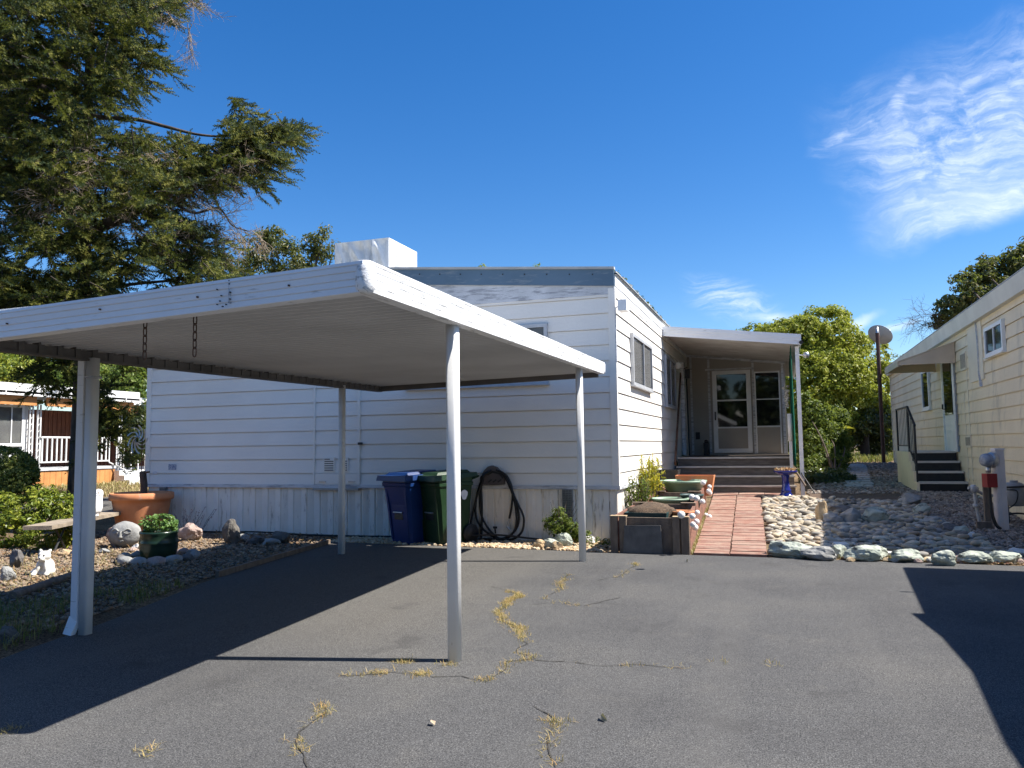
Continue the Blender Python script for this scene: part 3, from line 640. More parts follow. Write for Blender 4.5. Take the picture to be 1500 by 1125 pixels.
# corner trims
b = MB(); b.box(SX-.075, SX+.02, FY-.026, FY+.0, .78, 3.53); b.box(SX-.0, SX+.024, FY-.024, FY+.03, .78, 3.53); b.build('corner_trim', M['siding'], home)
b = MB(); b.box(LX-.02, LX+.07, FY-.026, FY+.0, .78, 3.6); b.build('corner_trim', M['siding'], home)
# belt trim and skirting with ribbed panels
b = MB(); b.box(LX-.01, SX+.03, FY-.028, FY-.0, .735, .788); b.box(SX, SX+.03, FY+.001, BY, .735, .788); b.build('belt_trim', M['agedwhite'], home)
def skirt(P0, u, n, L, z1):
    vs = []; pr = []
    t = 0; k = 0
    while t < L:
        w = .242
        pr += [(t,.0),(t+.004,-.016),(t+.012,-.016),(t+.016,.004)]
        for j in range(5): q = t+.03+j*.021; pr += [(q,.004),(q+.006,.011),(q+.013,.004)]
        pr += [(t+w-.085,.0),(t+w-.08,.008),(t+w-.008,.008)]; t += w; k += 1
    pr = [(min(t,L), o) for t, o in pr]
    P0 = np.array([*P0,0.]); u = np.array([*u,0.]); n = np.array([*n,0.])
    for t, o in pr: p = P0+u*t+n*(o-.02); vs += [p+np.array([0,0,-.05]), p+np.array([0,0,z1])]
    m = MB(); m.add(vs, [(2*i,2*i+2,2*i+3,2*i+1) for i in range(len(pr)-1)]); return m
skirt((LX+.03, FY), (1,0), (0,-1), SX-LX-.06, .74).build('skirting', M['skirt'], home)
skirt((SX, FY), (0,1), (1,0), BY-FY, .74).build('skirting', M['skirt'], home)
skirt((LX+.03, BY), (0,-1), (-1,0), BY-FY, .74).build('skirting', M['skirt'], home)
def perforated(x0, x1, z0, z1):
    b = MB(); b.box(x0, x1, FY-.03, FY-.012, z0, z1); o = b.build('vent_screen', M['galv'], home)
    d = MB(); x = x0+.012
    while x < x1-.015:
        z = z0+.012
        while z < z1-.014: d.add([(x,FY-.0315,z),(x+.011,FY-.0315,z),(x+.011,FY-.0315,z+.012),(x,FY-.0315,z+.012)], [(0,1,2,3)]); z += .024
        x += .022
    d.build('perforation', M['dark'], o)
perforated(-2.94, -2.79, .18, .735); perforated(-10.0, -9.86, .1, .735)
# windows
def window(plane, a0, a1, z0, z1, parent, fw=.05, mull=(.5,), fm='aluframe', gm='glass', curtain=True, proud=.05, sgn=1, sill=True):
    """plane ('Y',y) faces -Y, ('X',x) faces +X*sgn"""
    ax, c = plane
    def bx(mb, p0, p1, q0, q1, o0, o1):
        if ax == 'Y': mb.box(p0, p1, c-o1, c-o0, q0, q1)
        elif sgn > 0: mb.box(c+o0, c+o1, p0, p1, q0, q1)
        else: mb.box(c-o1, c-o0, p0, p1, q0, q1)
    f = MB(); bx(f, a0-fw, a0, z0-fw, z1+fw, 0, proud); bx(f, a1, a1+fw, z0-fw, z1+fw, 0, proud)
    bx(f, a0, a1, z1, z1+fw, 0, proud-.002); bx(f, a0, a1, z0-fw, z0, 0, proud-.002)
    for m in mull: t = a0+(a1-a0)*m; bx(f, t-.016, t+.016, z0, z1, .004, proud-.006)
    if sill: bx(f, a0-fw-.015, a1+fw+.015, z0-fw-.022, z0-fw-.001, 0, proud+.02)
    win = f.build('window', M[fm], parent)
    g = MB(); bx(g, a0, a1, z0, z1, .027, .031); g.build('pane', M[gm], win)
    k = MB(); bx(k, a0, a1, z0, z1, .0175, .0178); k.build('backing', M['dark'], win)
    if curtain:
        cu = MB(); n = 40; vs = []
        for i in range(n+1):
            t = a0+(a1-a0)*i/n; o = .0215+.0025*math.sin(i*1.9)
            for z in (z0+.02, z1): vs.append((t, c-o, z) if ax == 'Y' else (c+sgn*o, t, z))
        cu.add(vs, [(2*i,2*i+2,2*i+3,2*i+1) for i in range(n+1-1) if abs(i/n-.5) > .06 or i % 2], True); cu.build('curtain', M['curtain'], win)
    return win
window(('Y', FY-.014), -5.3, -3.16, 2.28, 3.04, home, mull=(.33,.72))
window(('X', SX+.014), 11.80, 13.56, 2.30, 3.0, home, mull=(.55,))
window(('X', SX+.014), 15.42, 16.75, 2.14, 3.05, home, mull=(.5,))
# thin conduits, access panel, louvres, stickers on the front wall
b = MB(); b.box(-6.985, -6.955, FY-.034, FY-.012, .79, 2.6); b.build('conduit', M['siding'], home)
b = MB(); b.box(-6.195, -6.15, FY-.038, FY-.012, .79, 2.6); o = b.build('conduit', M['siding'], home)
p = atY(528, 650, FY); b = MB(); b.box(p[0]-.02, p[0]+.06, FY-.05, FY-.036, p[2]-.015, p[2]+.02); b.build('clamp', M['dark'], o)
b = MB(); b.box(-6.95, -6.2, FY-.028, FY-.006, .80, .96); o = b.build('access_panel', M['siding'], home)
b = MB(); b.box(-6.98, -6.17, FY-.045, FY-.005, .70, .735); b.build('sill', M['tan'], o)
b = MB()
for x in (-6.87,-6.35): b.box(x, x+.12, FY-.036, FY-.029, .82, .845)
b.build('latch', M['alu'], o)
for x0, x1 in ((-6.79, -6.60), (-6.47, -6.36)):
    b = MB(); b.box(x0, x1, FY-.03, FY-.006, .99, 1.215); o = b.build('louver', M['siding'], home)
    d = MB()
    for k in range(6): z = 1.005+k*.034; d.box(x0+.015, x0+.015+(x1-x0-.03)*(.6 if k > 4 else 1), FY-.033, FY-.0305, z, z+.013)
    d.build('slot', M['dark'], o)
q0, q1 = atY(248, 680, FY), atY(259, 688, FY)
b = MB(); b.box(q0[0], q1[0], FY-.020, FY-.012, q1[2], q0[2]); b.build('sticker', M['stickerblue'], home)
q0, q1 = atY(225, 690, FY), atY(231, 694, FY)
b = MB(); b.box(q0[0], q1[0], FY-.022, FY-.012, q1[2], q0[2]); b.build('sticker', M['orange_edge'], home)
# floodlight on the side wall near the corner
p = atX(915, 448, SX+.16); q = atX(901, 452, SX+.02)
b = MB(); b.tube([(SX+.015,q[1],q[2]),(SX+.09,q[1]+.1,q[2]+.08),(SX+.14,p[1]-.05,p[2])], .012); fl = b.build('floodlight', M['white'], home)
b = MB(); b.box(SX+.08, SX+.2, p[1]-.09, p[1]+.12, p[2]-.075, p[2]+.075); b.build('lamp_head', M['white'], fl)
b = MB(); b.box(SX+.016, SX+.03, q[1]-.012, q[1]+.012, q[2]-.75, q[2]); b.build('wire', M['agedwhite'], fl)
# porch: sloped roof, fascia, post, end wall with screen door
PY = 15.2
def pz(x): return 3.64-.122*(x+2.15)
b = MB()
vs = []; y = PY+.03; prof = []
while y < BY: prof += [(y,0),(y+.1,0),(y+.105,-.02),(y+.125,-.02)]; y += .13
for y, o in prof: vs += [(-2.13, y, pz(-2.13)-.10+o), (.36, y, pz(.36)-.10+o)]
b.add(vs, [(2*i,2*i+1,2*i+3,2*i+2) for i in range(len(prof)-1)])
b.hexa([(-2.13,PY+.03,pz(-2.13)-.06),(.36,PY+.03,pz(.36)-.06),(.36,BY,pz(.36)-.06),(-2.13,BY,pz(-2.13)-.06),(-2.13,PY+.03,pz(-2.13)-.02),(.36,PY+.03,pz(.36)-.02),(.36,BY,pz(.36)-.02),(-2.13,BY,pz(-2.13)-.02)])
pr_ = b.build('porch_roof', mat('porch_ceiling', rgb(.55,.53,.50), rgb(.45,.43,.40), 2.5, .7, .05, 20, stain=rgb(.36,.31,.27), ssc=(1,4,1), sscale=2, s0=.55, s1=.75), home)
b = MB()
for k, (z0, z1, o) in enumerate(((-.19,-.12,.0),(-.12,-.07,.012),(-.07,.0,.022))):
    b.hexa([(-2.12,PY-o,pz(-2.12)+z0),(.40,PY-o,pz(.40)+z0),(.40,PY+.03,pz(.40)+z0),(-2.12,PY+.03,pz(-2.12)+z0),(-2.12,PY-o,pz(-2.12)+z1),(.40,PY-o,pz(.40)+z1),(.40,PY+.03,pz(.40)+z1),(-2.12,PY+.03,pz(-2.12)+z1)])
b.box(.361, .40, PY+.031, BY, pz(.4)-.17, pz(.4)-.001); b.build('fascia', M['fascia'], pr_)
b = MB(); b.tube([(.385,PY+.05,pz(.4)-.14),(.40,PY-.035,pz(.4)-.15)], .035, 10); b.build('gutter_outlet', M['dark'], pr_)
b = MB(); b.box(.29, .36, 15.42, 15.49, .36, 3.14); pp = b.build('porch_post', M['post'], home)
p = atY(1181, 520, 15.4)
b = MB(); b.tube([(.36,15.45,p[2]+.01),(p[0]-.03,15.4,p[2])], .012, 6); b.lathe([(0,-.05),(.045,-.045),(.055,.0),(.045,.05),(0,.055)], (p[0],15.4,p[2]), 12); b.build('camera_light', M['alu'], pp)
EW = 19.3
b = MB(); b.hexa([(-2.13,EW,.6),(.12,EW,.6),(.12,EW+.08,.6),(-2.13,EW+.08,.6),(-2.13,EW,pz(-2.13)-.125),(.12,EW,pz(.12)-.125),(.12,EW+.08,pz(.12)-.125),(-2.13,EW+.08,pz(-2.13)-.125)]); b.box(.06,.12,EW+.081,BY,.6,3.1); b.build('porch_wall', M['tan'], home)
b = MB()
for x in (-2.04,-1.62,-.60,.06): b.box(x-.025, x+.025, EW-.022, EW-.001, 1.09, pz(x)-.14)
b.hexa([(-2.13,EW-.025,pz(-2.13)-.18),(.12,EW-.025,pz(.12)-.18),(.12,EW-.001,pz(.12)-.18),(-2.13,EW-.001,pz(-2.13)-.18),(-2.13,EW-.025,pz(-2.13)-.126),(.12,EW-.025,pz(.12)-.126),(.12,EW-.001,pz(.12)-.126),(-2.13,EW-.001,pz(-2.13)-.126)])
b.box(-1.7,-.6,EW-.02,EW-.001,3.10,3.14); b.build('batten', M['agedwhite'], home)
d = MB()
for x0, x1, z0, z1 in ((-1.54,-1.44,1.12,3.08),(-.76,-.66,1.12,3.08),(-1.44,-.76,2.99,3.08),(-1.44,-.76,1.12,1.22)): d.box(x0, x1, EW-.055, EW-.002, z0, z1)
d.box(-1.44,-.76,EW-.045,EW-.004,2.35,2.385); d.box(-1.44,-.76,EW-.045,EW-.004,1.70,1.735)
dr = d.build('screen_door', M['white'], home)
b = MB(); b.box(-1.44,-.76,EW-.03,EW-.026,2.385,2.99); b.box(-1.44,-.76,EW-.03,EW-.026,1.735,2.35); b.build('pane', M['glassdark'], dr)
b = MB(); b.box(-1.44,-.76,EW-.035,EW-.02,1.22,1.70); b.build('kick_panel', M['tan'], dr)
b = MB(); b.box(-1.505,-1.475,EW-.09,EW-.056,1.9,2.1); b.build('handle', M['dark'], dr)
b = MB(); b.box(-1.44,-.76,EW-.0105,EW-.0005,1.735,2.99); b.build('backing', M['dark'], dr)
wd = MB()
for x0, x1, z0, z1 in ((-.575,-.545,1.71,3.03),(-.03,.0,1.71,3.03),(-.545,-.03,2.99,3.03),(-.545,-.03,1.71,1.745)): wd.box(x0, x1, EW-.04, EW-.002, z0, z1)
wd.box(-.545,-.03,EW-.035,EW-.004,2.36,2.38); wd.box(-.575,-.545,EW-.04,EW-.002,1.10,1.709); wd.box(-.03,.0,EW-.04,EW-.002,1.10,1.709); wo = wd.build('window', M['white'], home)
b = MB(); b.box(-.545,-.03,EW-.028,EW-.024,1.745,2.99); b.build('pane', M['glassdark'], wo)
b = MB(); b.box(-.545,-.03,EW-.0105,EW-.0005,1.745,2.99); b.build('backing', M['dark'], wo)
M['curtainblue'] = mat('pale_blue_curtain', rgb(.45,.52,.62), rgb(.3,.36,.44), 5, .9)
def tieback(x0, dirn, par):
    vs = [(x0, EW-.0165, 2.97)]; n = 10; out = []
    for i in range(n+1):
        z = 2.85-.55*i/n; wv = .13*math.sin(PI*min(1,(i+.8)/(n+.8)))
        out += [(x0, EW-.0165, z), (x0+dirn*wv, EW-.0165, z)]
    b = MB(); b.add(out, [(2*i,2*i+1,2*i+3,2*i+2) for i in range(n)]); b.build('curtain', M['curtainblue'], par)
tieback(-.545,1,wo); tieback(-.03,-1,wo); tieback(-.76,-1,dr)
b = MB()
for z in (2.0,2.1,2.2): b.box(-1.3,-.85,EW-.0165,EW-.0155,z,z+.02)
b.build('blind', M['curtainblue'], dr)
# fittings on the porch side of the home wall
p = atX(993, 535, SX+.1); b = MB(); b.rock(p, (.17,.17,.17), 3, .02, 0, 2); b.tube([p, (SX+.01, p[1]-.1, p[2]+.02)], .015); b.build('porch_lamp', M['plaster'], home)
p = atX(1007, 546, SX+.18); b = MB(); b.box(p[0]-.05,p[0]+.05,p[1]-.05,p[1]+.05,p[2]-.13,p[2]+.08); b.tube([(SX,p[1],p[2]+.06),(p[0],p[1],p[2]+.12)], .012); b.build('wall_lantern', M['dark'], home)
b = MB(); b.box(SX+.02, SX+.10, 17.9, 18.15, 1.1, 3.2); b.build('pilaster', M['agedwhite'], home)
b = MB(); b.box(-1.97,-1.87,EW-.02,EW-.001,1.45,1.62); b.build('outlet_box', M['dark'], home)
# porch steps and deck
st = thing('porch_steps', 'wide brown porch steps with pale nosings below the screen door', 'steps', (-.9, 16, .38))
Yr = [15.62, 15.90, 16.18, 16.46]; Zr = [.37, .545, .72, .895, 1.07]
for i in range(4):
    xr = .2-.012*i; b = MB(); b.box(-2.06, xr, Yr[i], Yr[i]+.03, Zr[i]-.04, Zr[i+1]-.032); b.build('riser', M['deckwood'], st)
    y1 = Yr[i+1]+.0 if i < 3 else EW-.06
    b = MB(); b.box(-2.06, xr+.01, Yr[i]+.012, y1, Zr[i+1]-.031, Zr[i+1]-.003); b.build('tread' if i < 3 else 'deck', M['deckwood'], st)
    b = MB(); b.box(-2.06, xr+.02, Yr[i]-.03, Yr[i]+.010, Zr[i+1]-.034, Zr[i+1]); b.build('nosing', M['steptrim'], st)
b = MB(); b.box(.14,.2,Yr[0]+.031,17.5,.36,.51); b.box(.11,.16,Yr[2]+.04,EW,.5,.85); b.build('side_board', M['greywood'], st)
# ================================================================== CARPORT
cp = thing('carport', 'white metal carport with flat ribbed roof on four slim posts', 'carport', (-3.6, 6.6, 0))
def zd(x, y): return 2.18+.024*(y-4.63)+.02*(x+2)
FA, FB, FC, FD = (-1.88,3.30), (-5.35,3.08), (-2.2,10.05), (-5.85,10.1)
def lrp(a, b, t): return (a[0]+(b[0]-a[0])*t, a[1]+(b[1]-a[1])*t)
b = MB(); N = 66; prof = []
for i in range(N):
    t = i/N; d = 1/N; prof += [(t,0),(t+d*.72,0),(t+d*.78,-.028),(t+d*.94,-.028)]
vs = []
for t, o in prof:
    for s in (0, .25, .5, .75, 1):
        p = lrp(lrp(FB, FA, s), lrp(FD, FC, s), min(1,t)); vs.append((p[0], p[1], zd(*p)+o+.02))
b.add(vs, [(5*i+k,5*i+k+1,5*i+5+k+1,5*i+5+k) for i in range(len(prof)-1) for k in range(4)])
c4 = [FA, FB, FD, FC]; b.hexa([(p[0],p[1],zd(*p)+.026) for p in c4]+[(p[0],p[1],zd(*p)+.05) for p in c4])
b.build('roof_deck', M['deck'], cp)
def fascia(a, b_, za, zb_, h, prof, mb):
    a = np.array([*a, za]); b_ = np.array([*b_, zb_]); d = (b_-a); d[2] = 0; d /= np.linalg.norm(d); n = np.array([d[1], -d[0], 0])
    vs = []
    for o, z in prof: vs += [a+n*o+np.array([0,0,z*h]), b_+n*o+np.array([0,0,z*h])]
    k = len(prof); mb.add(vs, [(2*i,2*i+1,2*i+3,2*i+2) for i in range(k-1)]); mb.add([vs[2*i] for i in range(k)], [tuple(range(k))]); mb.add([vs[2*i+1] for i in range(k)], [tuple(range(k))])
GP = [(-.05,0),(0,0),(.016,.03),(.016,.21),(.014,.22),(.014,.235),(.020,.25),(.020,.43),(.018,.44),(.018,.455),(.024,.47),(.026,.66),(.024,.67),(.024,.685),(.031,.70),(.033,.84),(.029,.86),(.029,.88),(.036,.90),(.034,1.0),(-.05,1.0)]
GP2 = [(o if o in (-.05,0) else .024+(o-.024)*.35, z) for o, z in GP]
b = MB(); fascia(FB, FA, 1.918, 2.10, .152, GP, b); ff = b.build('front_fascia', M['fascia'], cp)
b = MB(); fascia(FA, FC, 2.10, 2.275, .155, GP2, b); b.build('side_fascia', M['fascia_flaky'], cp)
b = MB(); n_ = 9; pr = []
b.lathe([(.0,0),(.03,.0),(.047,.02),(.05,.06),(.053,.13),(.04,.158),(0,.160)], (FA[0]-.012,FA[1]+.014,2.098), 14); b.build('corner_cap', M['fascia_flaky'], cp)
b = MB(); b.lathe([(.0,0),(.04,.005),(.05,.03),(.05,.13),(.035,.157),(0,.16)], (FC[0]-.01,FC[1]-.01,2.275), 12); b.build('corner_cap', M['fascia_flaky'], cp)
# splice with rivets on the front fascia
s = MB()
for (x, y) in ((318,424),(318,446),(324,433),(326,449),(336,411),(336,416),(337,428),(337,438),(331,446),(322,441)):
    P = atY(x, y, 3.16); t = (FA[0]-P[0])/(FA[0]-FB[0]); yy = FA[1]+(FB[1]-FA[1])*t-.036; P = atY(x, y, yy); s.box(P[0]-.0028,P[0]+.0028,yy-.004,yy+.006,P[2]-.0028,P[2]+.0028)
s.build('rivets', M['dark'], ff)
P0 = atY(331, 413, 3.215); P1 = atY(334, 445, 3.215); yy = FA[1]+(FB[1]-FA[1])*(FA[0]-P1[0])/(FA[0]-FB[0]); s = MB(); s.box(P1[0]-.0016,P1[0]+.0016,yy-.0365,yy-.0,P1[2]+.004,P0[2]); s.build('seam', M['agedwhite'], ff)
# bore marks
s = MB()
for (x, y) in ((146,453),(289,435),(10,474),(423,418)):
    P = atY(x, y, 3.16); t = (FA[0]-P[0])/(FA[0]-FB[0]); yy = FA[1]+(FB[1]-FA[1])*t-.034; P = atY(x, y, yy); s.box(P[0]-.004,P[0]+.004,yy-.004,yy+.006,P[2]-.004,P[2]+.004)
s.build('bolt', M['rust'], ff)
def lbx(y): return -4.95-.098*(y-4.53)
b = MB(); y0, y1 = 3.13, 10.06
for w, z0, z1 in ((.05,-.085,-.012),(.075,-.085,-.07)):
    b.hexa([(lbx(y0)-w/2,y0,zd(lbx(y0),y0)+z0),(lbx(y0)+w/2,y0,zd(lbx(y0),y0)+z0),(lbx(y1)+w/2,y1,zd(lbx(y1),y1)+z0),(lbx(y1)-w/2,y1,zd(lbx(y1),y1)+z0),(lbx(y0)-w/2,y0,zd(lbx(y0),y0)+z1),(lbx(y0)+w/2,y0,zd(lbx(y0),y0)+z1),(lbx(y1)+w/2,y1,zd(lbx(y1),y1)+z1),(lbx(y1)-w/2,y1,zd(lbx(y1),y1)+z1)])
y = 3.2
while y < 10: x = lbx(y); z = zd(x, y); b.box(x-.03, x+.034, y, y+.045, z-.068, z+.012); y += .165
b.build('side_beam', M['beam'], cp)
b = MB(); xa, xb = lbx(10.06)+.04, FC[0]-.05
b.hexa([(xa,10.0,zd(xa,10)-.08),(xb,9.98,zd(xb,10)-.07),(xb,10.03,zd(xb,10)-.07),(xa,10.05,zd(xa,10)-.08),(xa,10.0,zd(xa,10)-.002),(xb,9.98,zd(xb,10)-.002),(xb,10.03,zd(xb,10)-.002),(xa,10.05,zd(xa,10)-.002)]); b.build('rear_beam', M['beam'], cp)
def rpost(x, y, z1, w=.078, rz=0):
    q = []
    for k in range(4):
        for j in range(5):
            a = (k+j/4)*PI/2; cx, cy = (w/2-.022)*(1 if k in (0,3) else -1), (w/2-.022)*(1 if k < 2 else -1)
            q.append((x+cx+.022*math.cos(a), y+cy+.022*math.sin(a)))
    m = MB(); m.prism(q, 0, z1, True); m.sm[0] = m.sm[1] = False; return m
for x, y, zt in ((-2.0,4.63,zd(-2,4.63)-.0),(-2.24,8.94,zd(-2.24,8.94)-.0),(-4.915,4.525,2.055),(-5.37,8.82,2.165)):
    po = rpost(x, y, zt).build('post', M['post'], cp)
    if y > 8 and x < -3:
        b = MB(); b.box(x-.03,x+.03,y-.044,y+.044,zt-.03,zt+.002); b.build('bracket', M['rust'], po)
    if y < 5 and x < -3:
        b = MB(); b.box(x-.044,x+.044,y-.044,y+.044,1.9,1.915); b.build('band', M['agedwhite'], po)
dx, dy = math.cos(YAW), math.sin(YAW)
c = np.array([-4.915-.074*dx, 4.525-.074*dy])
b = MB(); b.prism([(c[0]-.030,c[1]-.022),(c[0]+.030,c[1]-.022),(c[0]+.030,c[1]+.022),(c[0]-.030,c[1]+.022)], .10, 2.1)
b.hexa([(c[0]-.034,c[1]-.022,.10),(c[0]+.034,c[1]-.022,.10),(c[0]+.034,c[1]+.022,.10),(c[0]-.034,c[1]+.022,.10)][::1] and [(c[0]-.055,c[1]-.06,.02),(c[0]+.02,c[1]-.06,.01),(c[0]+.02,c[1]-.02,.01),(c[0]-.055,c[1]-.02,.02),(c[0]-.037,c[1]-.024,.14),(c[0]+.035,c[1]-.024,.10),(c[0]+.035,c[1]+.02,.10),(c[0]-.037,c[1]+.02,.14)])
b.build('downspout', M['fascia'], cp)
# hanging chains under the front fascia
def chain(x, y, n, L, label, fade=0):
    P = atY(x, y, 3.34); t = thing('hanging_chain', label, 'chain', P, 'rusty chains under the carport roof')
    b = MB(); z = P[2]
    b.tube([(P[0],P[1],z+.03),(P[0],P[1],z)], .003, 6); b.build('hook', M['rust'], t)
    b = MB()
    for i in range(n):
        pts = []
        for k in range(17):
            a = 2*PI*k/16; e = .011*math.cos(a); f = L/2*math.sin(a); dz = math.copysign(abs(math.sin(a))**.6, math.sin(a))*L/2
            pts.append((P[0]+(e if i % 2 == 0 else 0), P[1]+(0 if i % 2 == 0 else e), z-L*.5-i*L*.82+dz))
        b.tube(pts, .0032, 6, False)
    b.build('links', M['rust'], t)
chain(286, 462, 5, .052, 'rusty hanging chain nearer the carport corner'); chain(213, 468, 5, .052, 'rusty hanging chain further left under the carport edge')
# rooftop cooler wrapped in canvas
k = MB(); N1 = 9
x0, x1, y0, y1, z0, z1 = -7.22, -6.17, 11.6, 12.68, 4.05, 4.9
def face(p, ux, uz, W, H, nn, sd):
    vs = []; N = 44
    for i in range(N+1):
        for j in range(N+1):
            a, c = i/N, j/N; e = min(a,1-a,c,1-c)*6; e = min(1, e)
            dd = (.03-abs(mnoise.noise((a*7+sd+c*1.5, c*1.6, 2)))*.16+mnoise.noise((a*4+sd+c*2, c*3, 7))*.05)*e
            vs.append(np.array(p)+np.array(ux)*W*a+np.array(uz)*H*c+np.array(nn)*dd)
    k.add(vs, [(i*(N+1)+j,(i+1)*(N+1)+j,(i+1)*(N+1)+j+1,i*(N+1)+j+1) for i in range(N) for j in range(N)], True)
face((x0,y0,z0),(1,0,0),(0,0,1),x1-x0,z1-z0,(0,-1,0),1); face((x1,y0,z0),(0,1,0),(0,0,1),y1-y0,z1-z0,(1,0,0),5)
face((x1,y1,z0),(-1,0,0),(0,0,1),x1-x0,z1-z0,(0,1,0),9); face((x0,y1,z0),(0,-1,0),(0,0,1),y1-y0,z1-z0,(-1,0,0),13); face((x0,y0,z1),(1,0,0),(0,1,0),x1-x0,y1-y0,(0,0,.5),17)
tag(k.build('rooftop_cooler', M['canvaswhite']), 'boxy rooftop cooler wrapped in white canvas on the mobile home roof', 'cooler')
# ================================================================== YARD OBJECTS
ANS = .7
def lv(vs, th, c):                                       # local -> world rotate about z
    ca, sa = math.cos(th), math.sin(th); return [(c[0]+x*ca-y*sa, c[1]+x*sa+y*ca, c[2]+z) for x, y, z in vs]
def voxel(o, size):
    m = o.modifiers.new('r', 'REMESH'); m.mode = 'VOXEL'; m.voxel_size = size; m.use_smooth_shade = True
    s_ = o.modifiers.new('s', 'SMOOTH'); s_.factor = .5; s_.iterations = 3
    dg = bpy.context.evaluated_depsgraph_get(); me = bpy.data.meshes.new_from_object(o.evaluated_get(dg))
    o.modifiers.clear(); mt = o.data.materials[0]; o.data = me; me.materials.clear(); me.materials.append(mt)
    me.polygons.foreach_set('use_smooth', [True]*len(me.polygons)); return o
def bin_(c, th, m, label, stick):
    t = thing('wheelie_bin', label, 'bin', c, 'rubbish bins by the skirting', th)
    b = MB(); W0, D0, W1, D1, H = .42, .46, .58, .66, .93
    lev = [(0,W0,D0,0),(.02,W0+.02,D0+.02,0),(.55,.51,.56,.02),(.80,.565,.63,.04),(.81,.60,.66,.04),(.85,.60,.67,.045),(.86,.575,.65,.045),(H,W1,D1,.05)]
    vs = []
    for z, w, d, o in lev:
        for sx, sy in ((-1,-1),(1,-1),(1,1),(-1,1)):
            for ax, ay in ((1,.86),(.86,1)) if sx*sy > 0 else ((.86,1),(1,.86)): vs.append((sx*w/2*ax, -o+sy*d/2*ay, z))
    n = 8; b.add(vs, [(i*n+k,i*n+(k+1)%n,(i+1)*n+(k+1)%n,(i+1)*n+k) for i in range(len(lev)-1) for k in range(n)]); b.add(vs[:8], [tuple(range(8))[::-1]]); b.add(vs[-8:], [tuple(range(8))])
    for x in (-.2,.2): b.bar((x*.86,-.243,.06),(x*1.05,-.335,.78),.035,.03)
    body = b.build('body', M[m], t, True)
    r = MB(); r.box(-.09,.09,-.285,-.262,.34,.62); r.build('recess', M['black'], body, True)
    r = MB(); r.tube([(-.1,-.298,.44),(.1,-.298,.44)], .012, 8); r.build('lift_bar', M['alu'], body, True)
    b = MB(); b.hexa([(-.325,-.43,H-.05),(.325,-.43,H-.05),(.31,.33,H+.005),(-.31,.33,H+.005),(-.31,-.42,H+.025),(.31,-.42,H+.025),(.30,.32,H+.06),(-.30,.32,H+.06)])
    b.hexa([(-.24,-.33,H+.03),(.24,-.33,H+.03),(.24,.25,H+.06),(-.24,.25,H+.06),(-.21,-.29,H+.065),(.21,-.29,H+.065),(.21,.22,H+.095),(-.21,.22,H+.095)])
    b.build('lid', M[m], t, True)
    b = MB(); b.tube([(-.27,.26,H-.03),(-.27,.37,H+.0),(.27,.37,H+.0),(.27,.26,H-.03)], .018, 8); b.build('handle', M[m], t, True)
    for sx in (-1,1):
        b = MB(); R = Matrix.Rotation(PI/2, 3, 'Y'); b.lathe([(.0,-.03),(.07,-.03),(.085,-.02),(.12,-.03),(.135,-.02),(.135,.02),(.12,.03),(.085,.02),(.07,.03),(0,.03)], (sx*.25,.24,.135), 20, ax=R)
        w = b.build('wheel', M['black'], t, True)
    if stick:
        b = MB(); pts = [(.293,.10+.06*math.cos(a)*(1+.2*math.sin(3*a)),.68+.07*math.sin(a)) for a in np.linspace(0,2*PI,13)[:-1]]
        b.add(pts, [tuple(range(12))]); b.add([(-.07,-.335,.68),(.05,-.335,.68),(.05,-.335,.76),(-.07,-.335,.76)][:0], []); b.build('sticker', M['orange_edge'], body, True)
    return t
bin_((-5.02,10.2,.0), math.radians(-24), 'binblue', 'blue wheelie bin with its lid shut, left of the green one', False)
bin_((-4.53,10.22,.0), math.radians(-30), 'bingreen', 'green wheelie bin with a white sticker, right of the blue one', True)
# hose, hanger, spigot
def hz(x, y, o=.07): return atY(640+x/5.769, 660+y/5.769, FY-o)
def smooth(pts, n=8):
    pts = [np.array(p, float) for p in pts]; P = [2*pts[0]-pts[1]]+pts+[2*pts[-1]-pts[-2]]; out = []
    for i in range(1, len(P)-2):
        for k in range(n):
            t = k/n; a, b_, c, d = P[i-1:i+3]
            out.append(.5*(2*b_+(c-a)*t+(2*a-5*b_+4*c-d)*t*t+(3*b_-a-3*c+d)*t**3))
    return out+[pts[-1]]
hb = MB()
ST = [[(470,158),(420,178),(395,215),(350,330),(325,480),(345,600),(420,690),(510,740),(600,735),(680,640),(690,520),(650,380),(590,230),(530,178),(470,160)],
      [(465,170),(410,190),(388,240),(365,380),(370,520),(410,620),(470,700),(540,745),(640,700),(672,600),(665,480),(640,370),(575,225),(520,180)],
      [(460,172),(400,210),(385,260),(335,400),(292,580),(275,690),(262,760)],
      [(500,165),(560,190),(605,250),(660,400),(722,530),(735,600),(715,690),(640,747),(540,749),(420,748),(330,752)],
      [(510,172),(590,215),(636,330),(632,470),(612,575)], [(440,180),(385,215),(372,260),(380,500),(374,742)]]
for i, s in enumerate(ST): hb.tube(smooth([hz(x, y, .055+.022*(i%4)) for x, y in s]), 0.0165, 8)
ho = hb.build('garden_hose', M['black']); tag(ho, 'black garden hose coiled in long loops on the wall hanger', 'hose')
b = MB(); b.tube(smooth([hz(612,575,.055),hz(602,615,.06),hz(590,640,.06)],4), .012, 8); b.tube([hz(590,640,.06),hz(625,680,.06)], .016, 8); nz = b.build('nozzle', M['alu'], ho)
b = MB(); pts = [hz(x, y, .01) for x, y in ((390,285),(385,225),(410,170),(445,135),(475,125),(515,140),(560,185),(585,235),(580,285),(485,292))]
pf = [p-np.array([0,.075,0]) for p in pts]; n = len(pts)
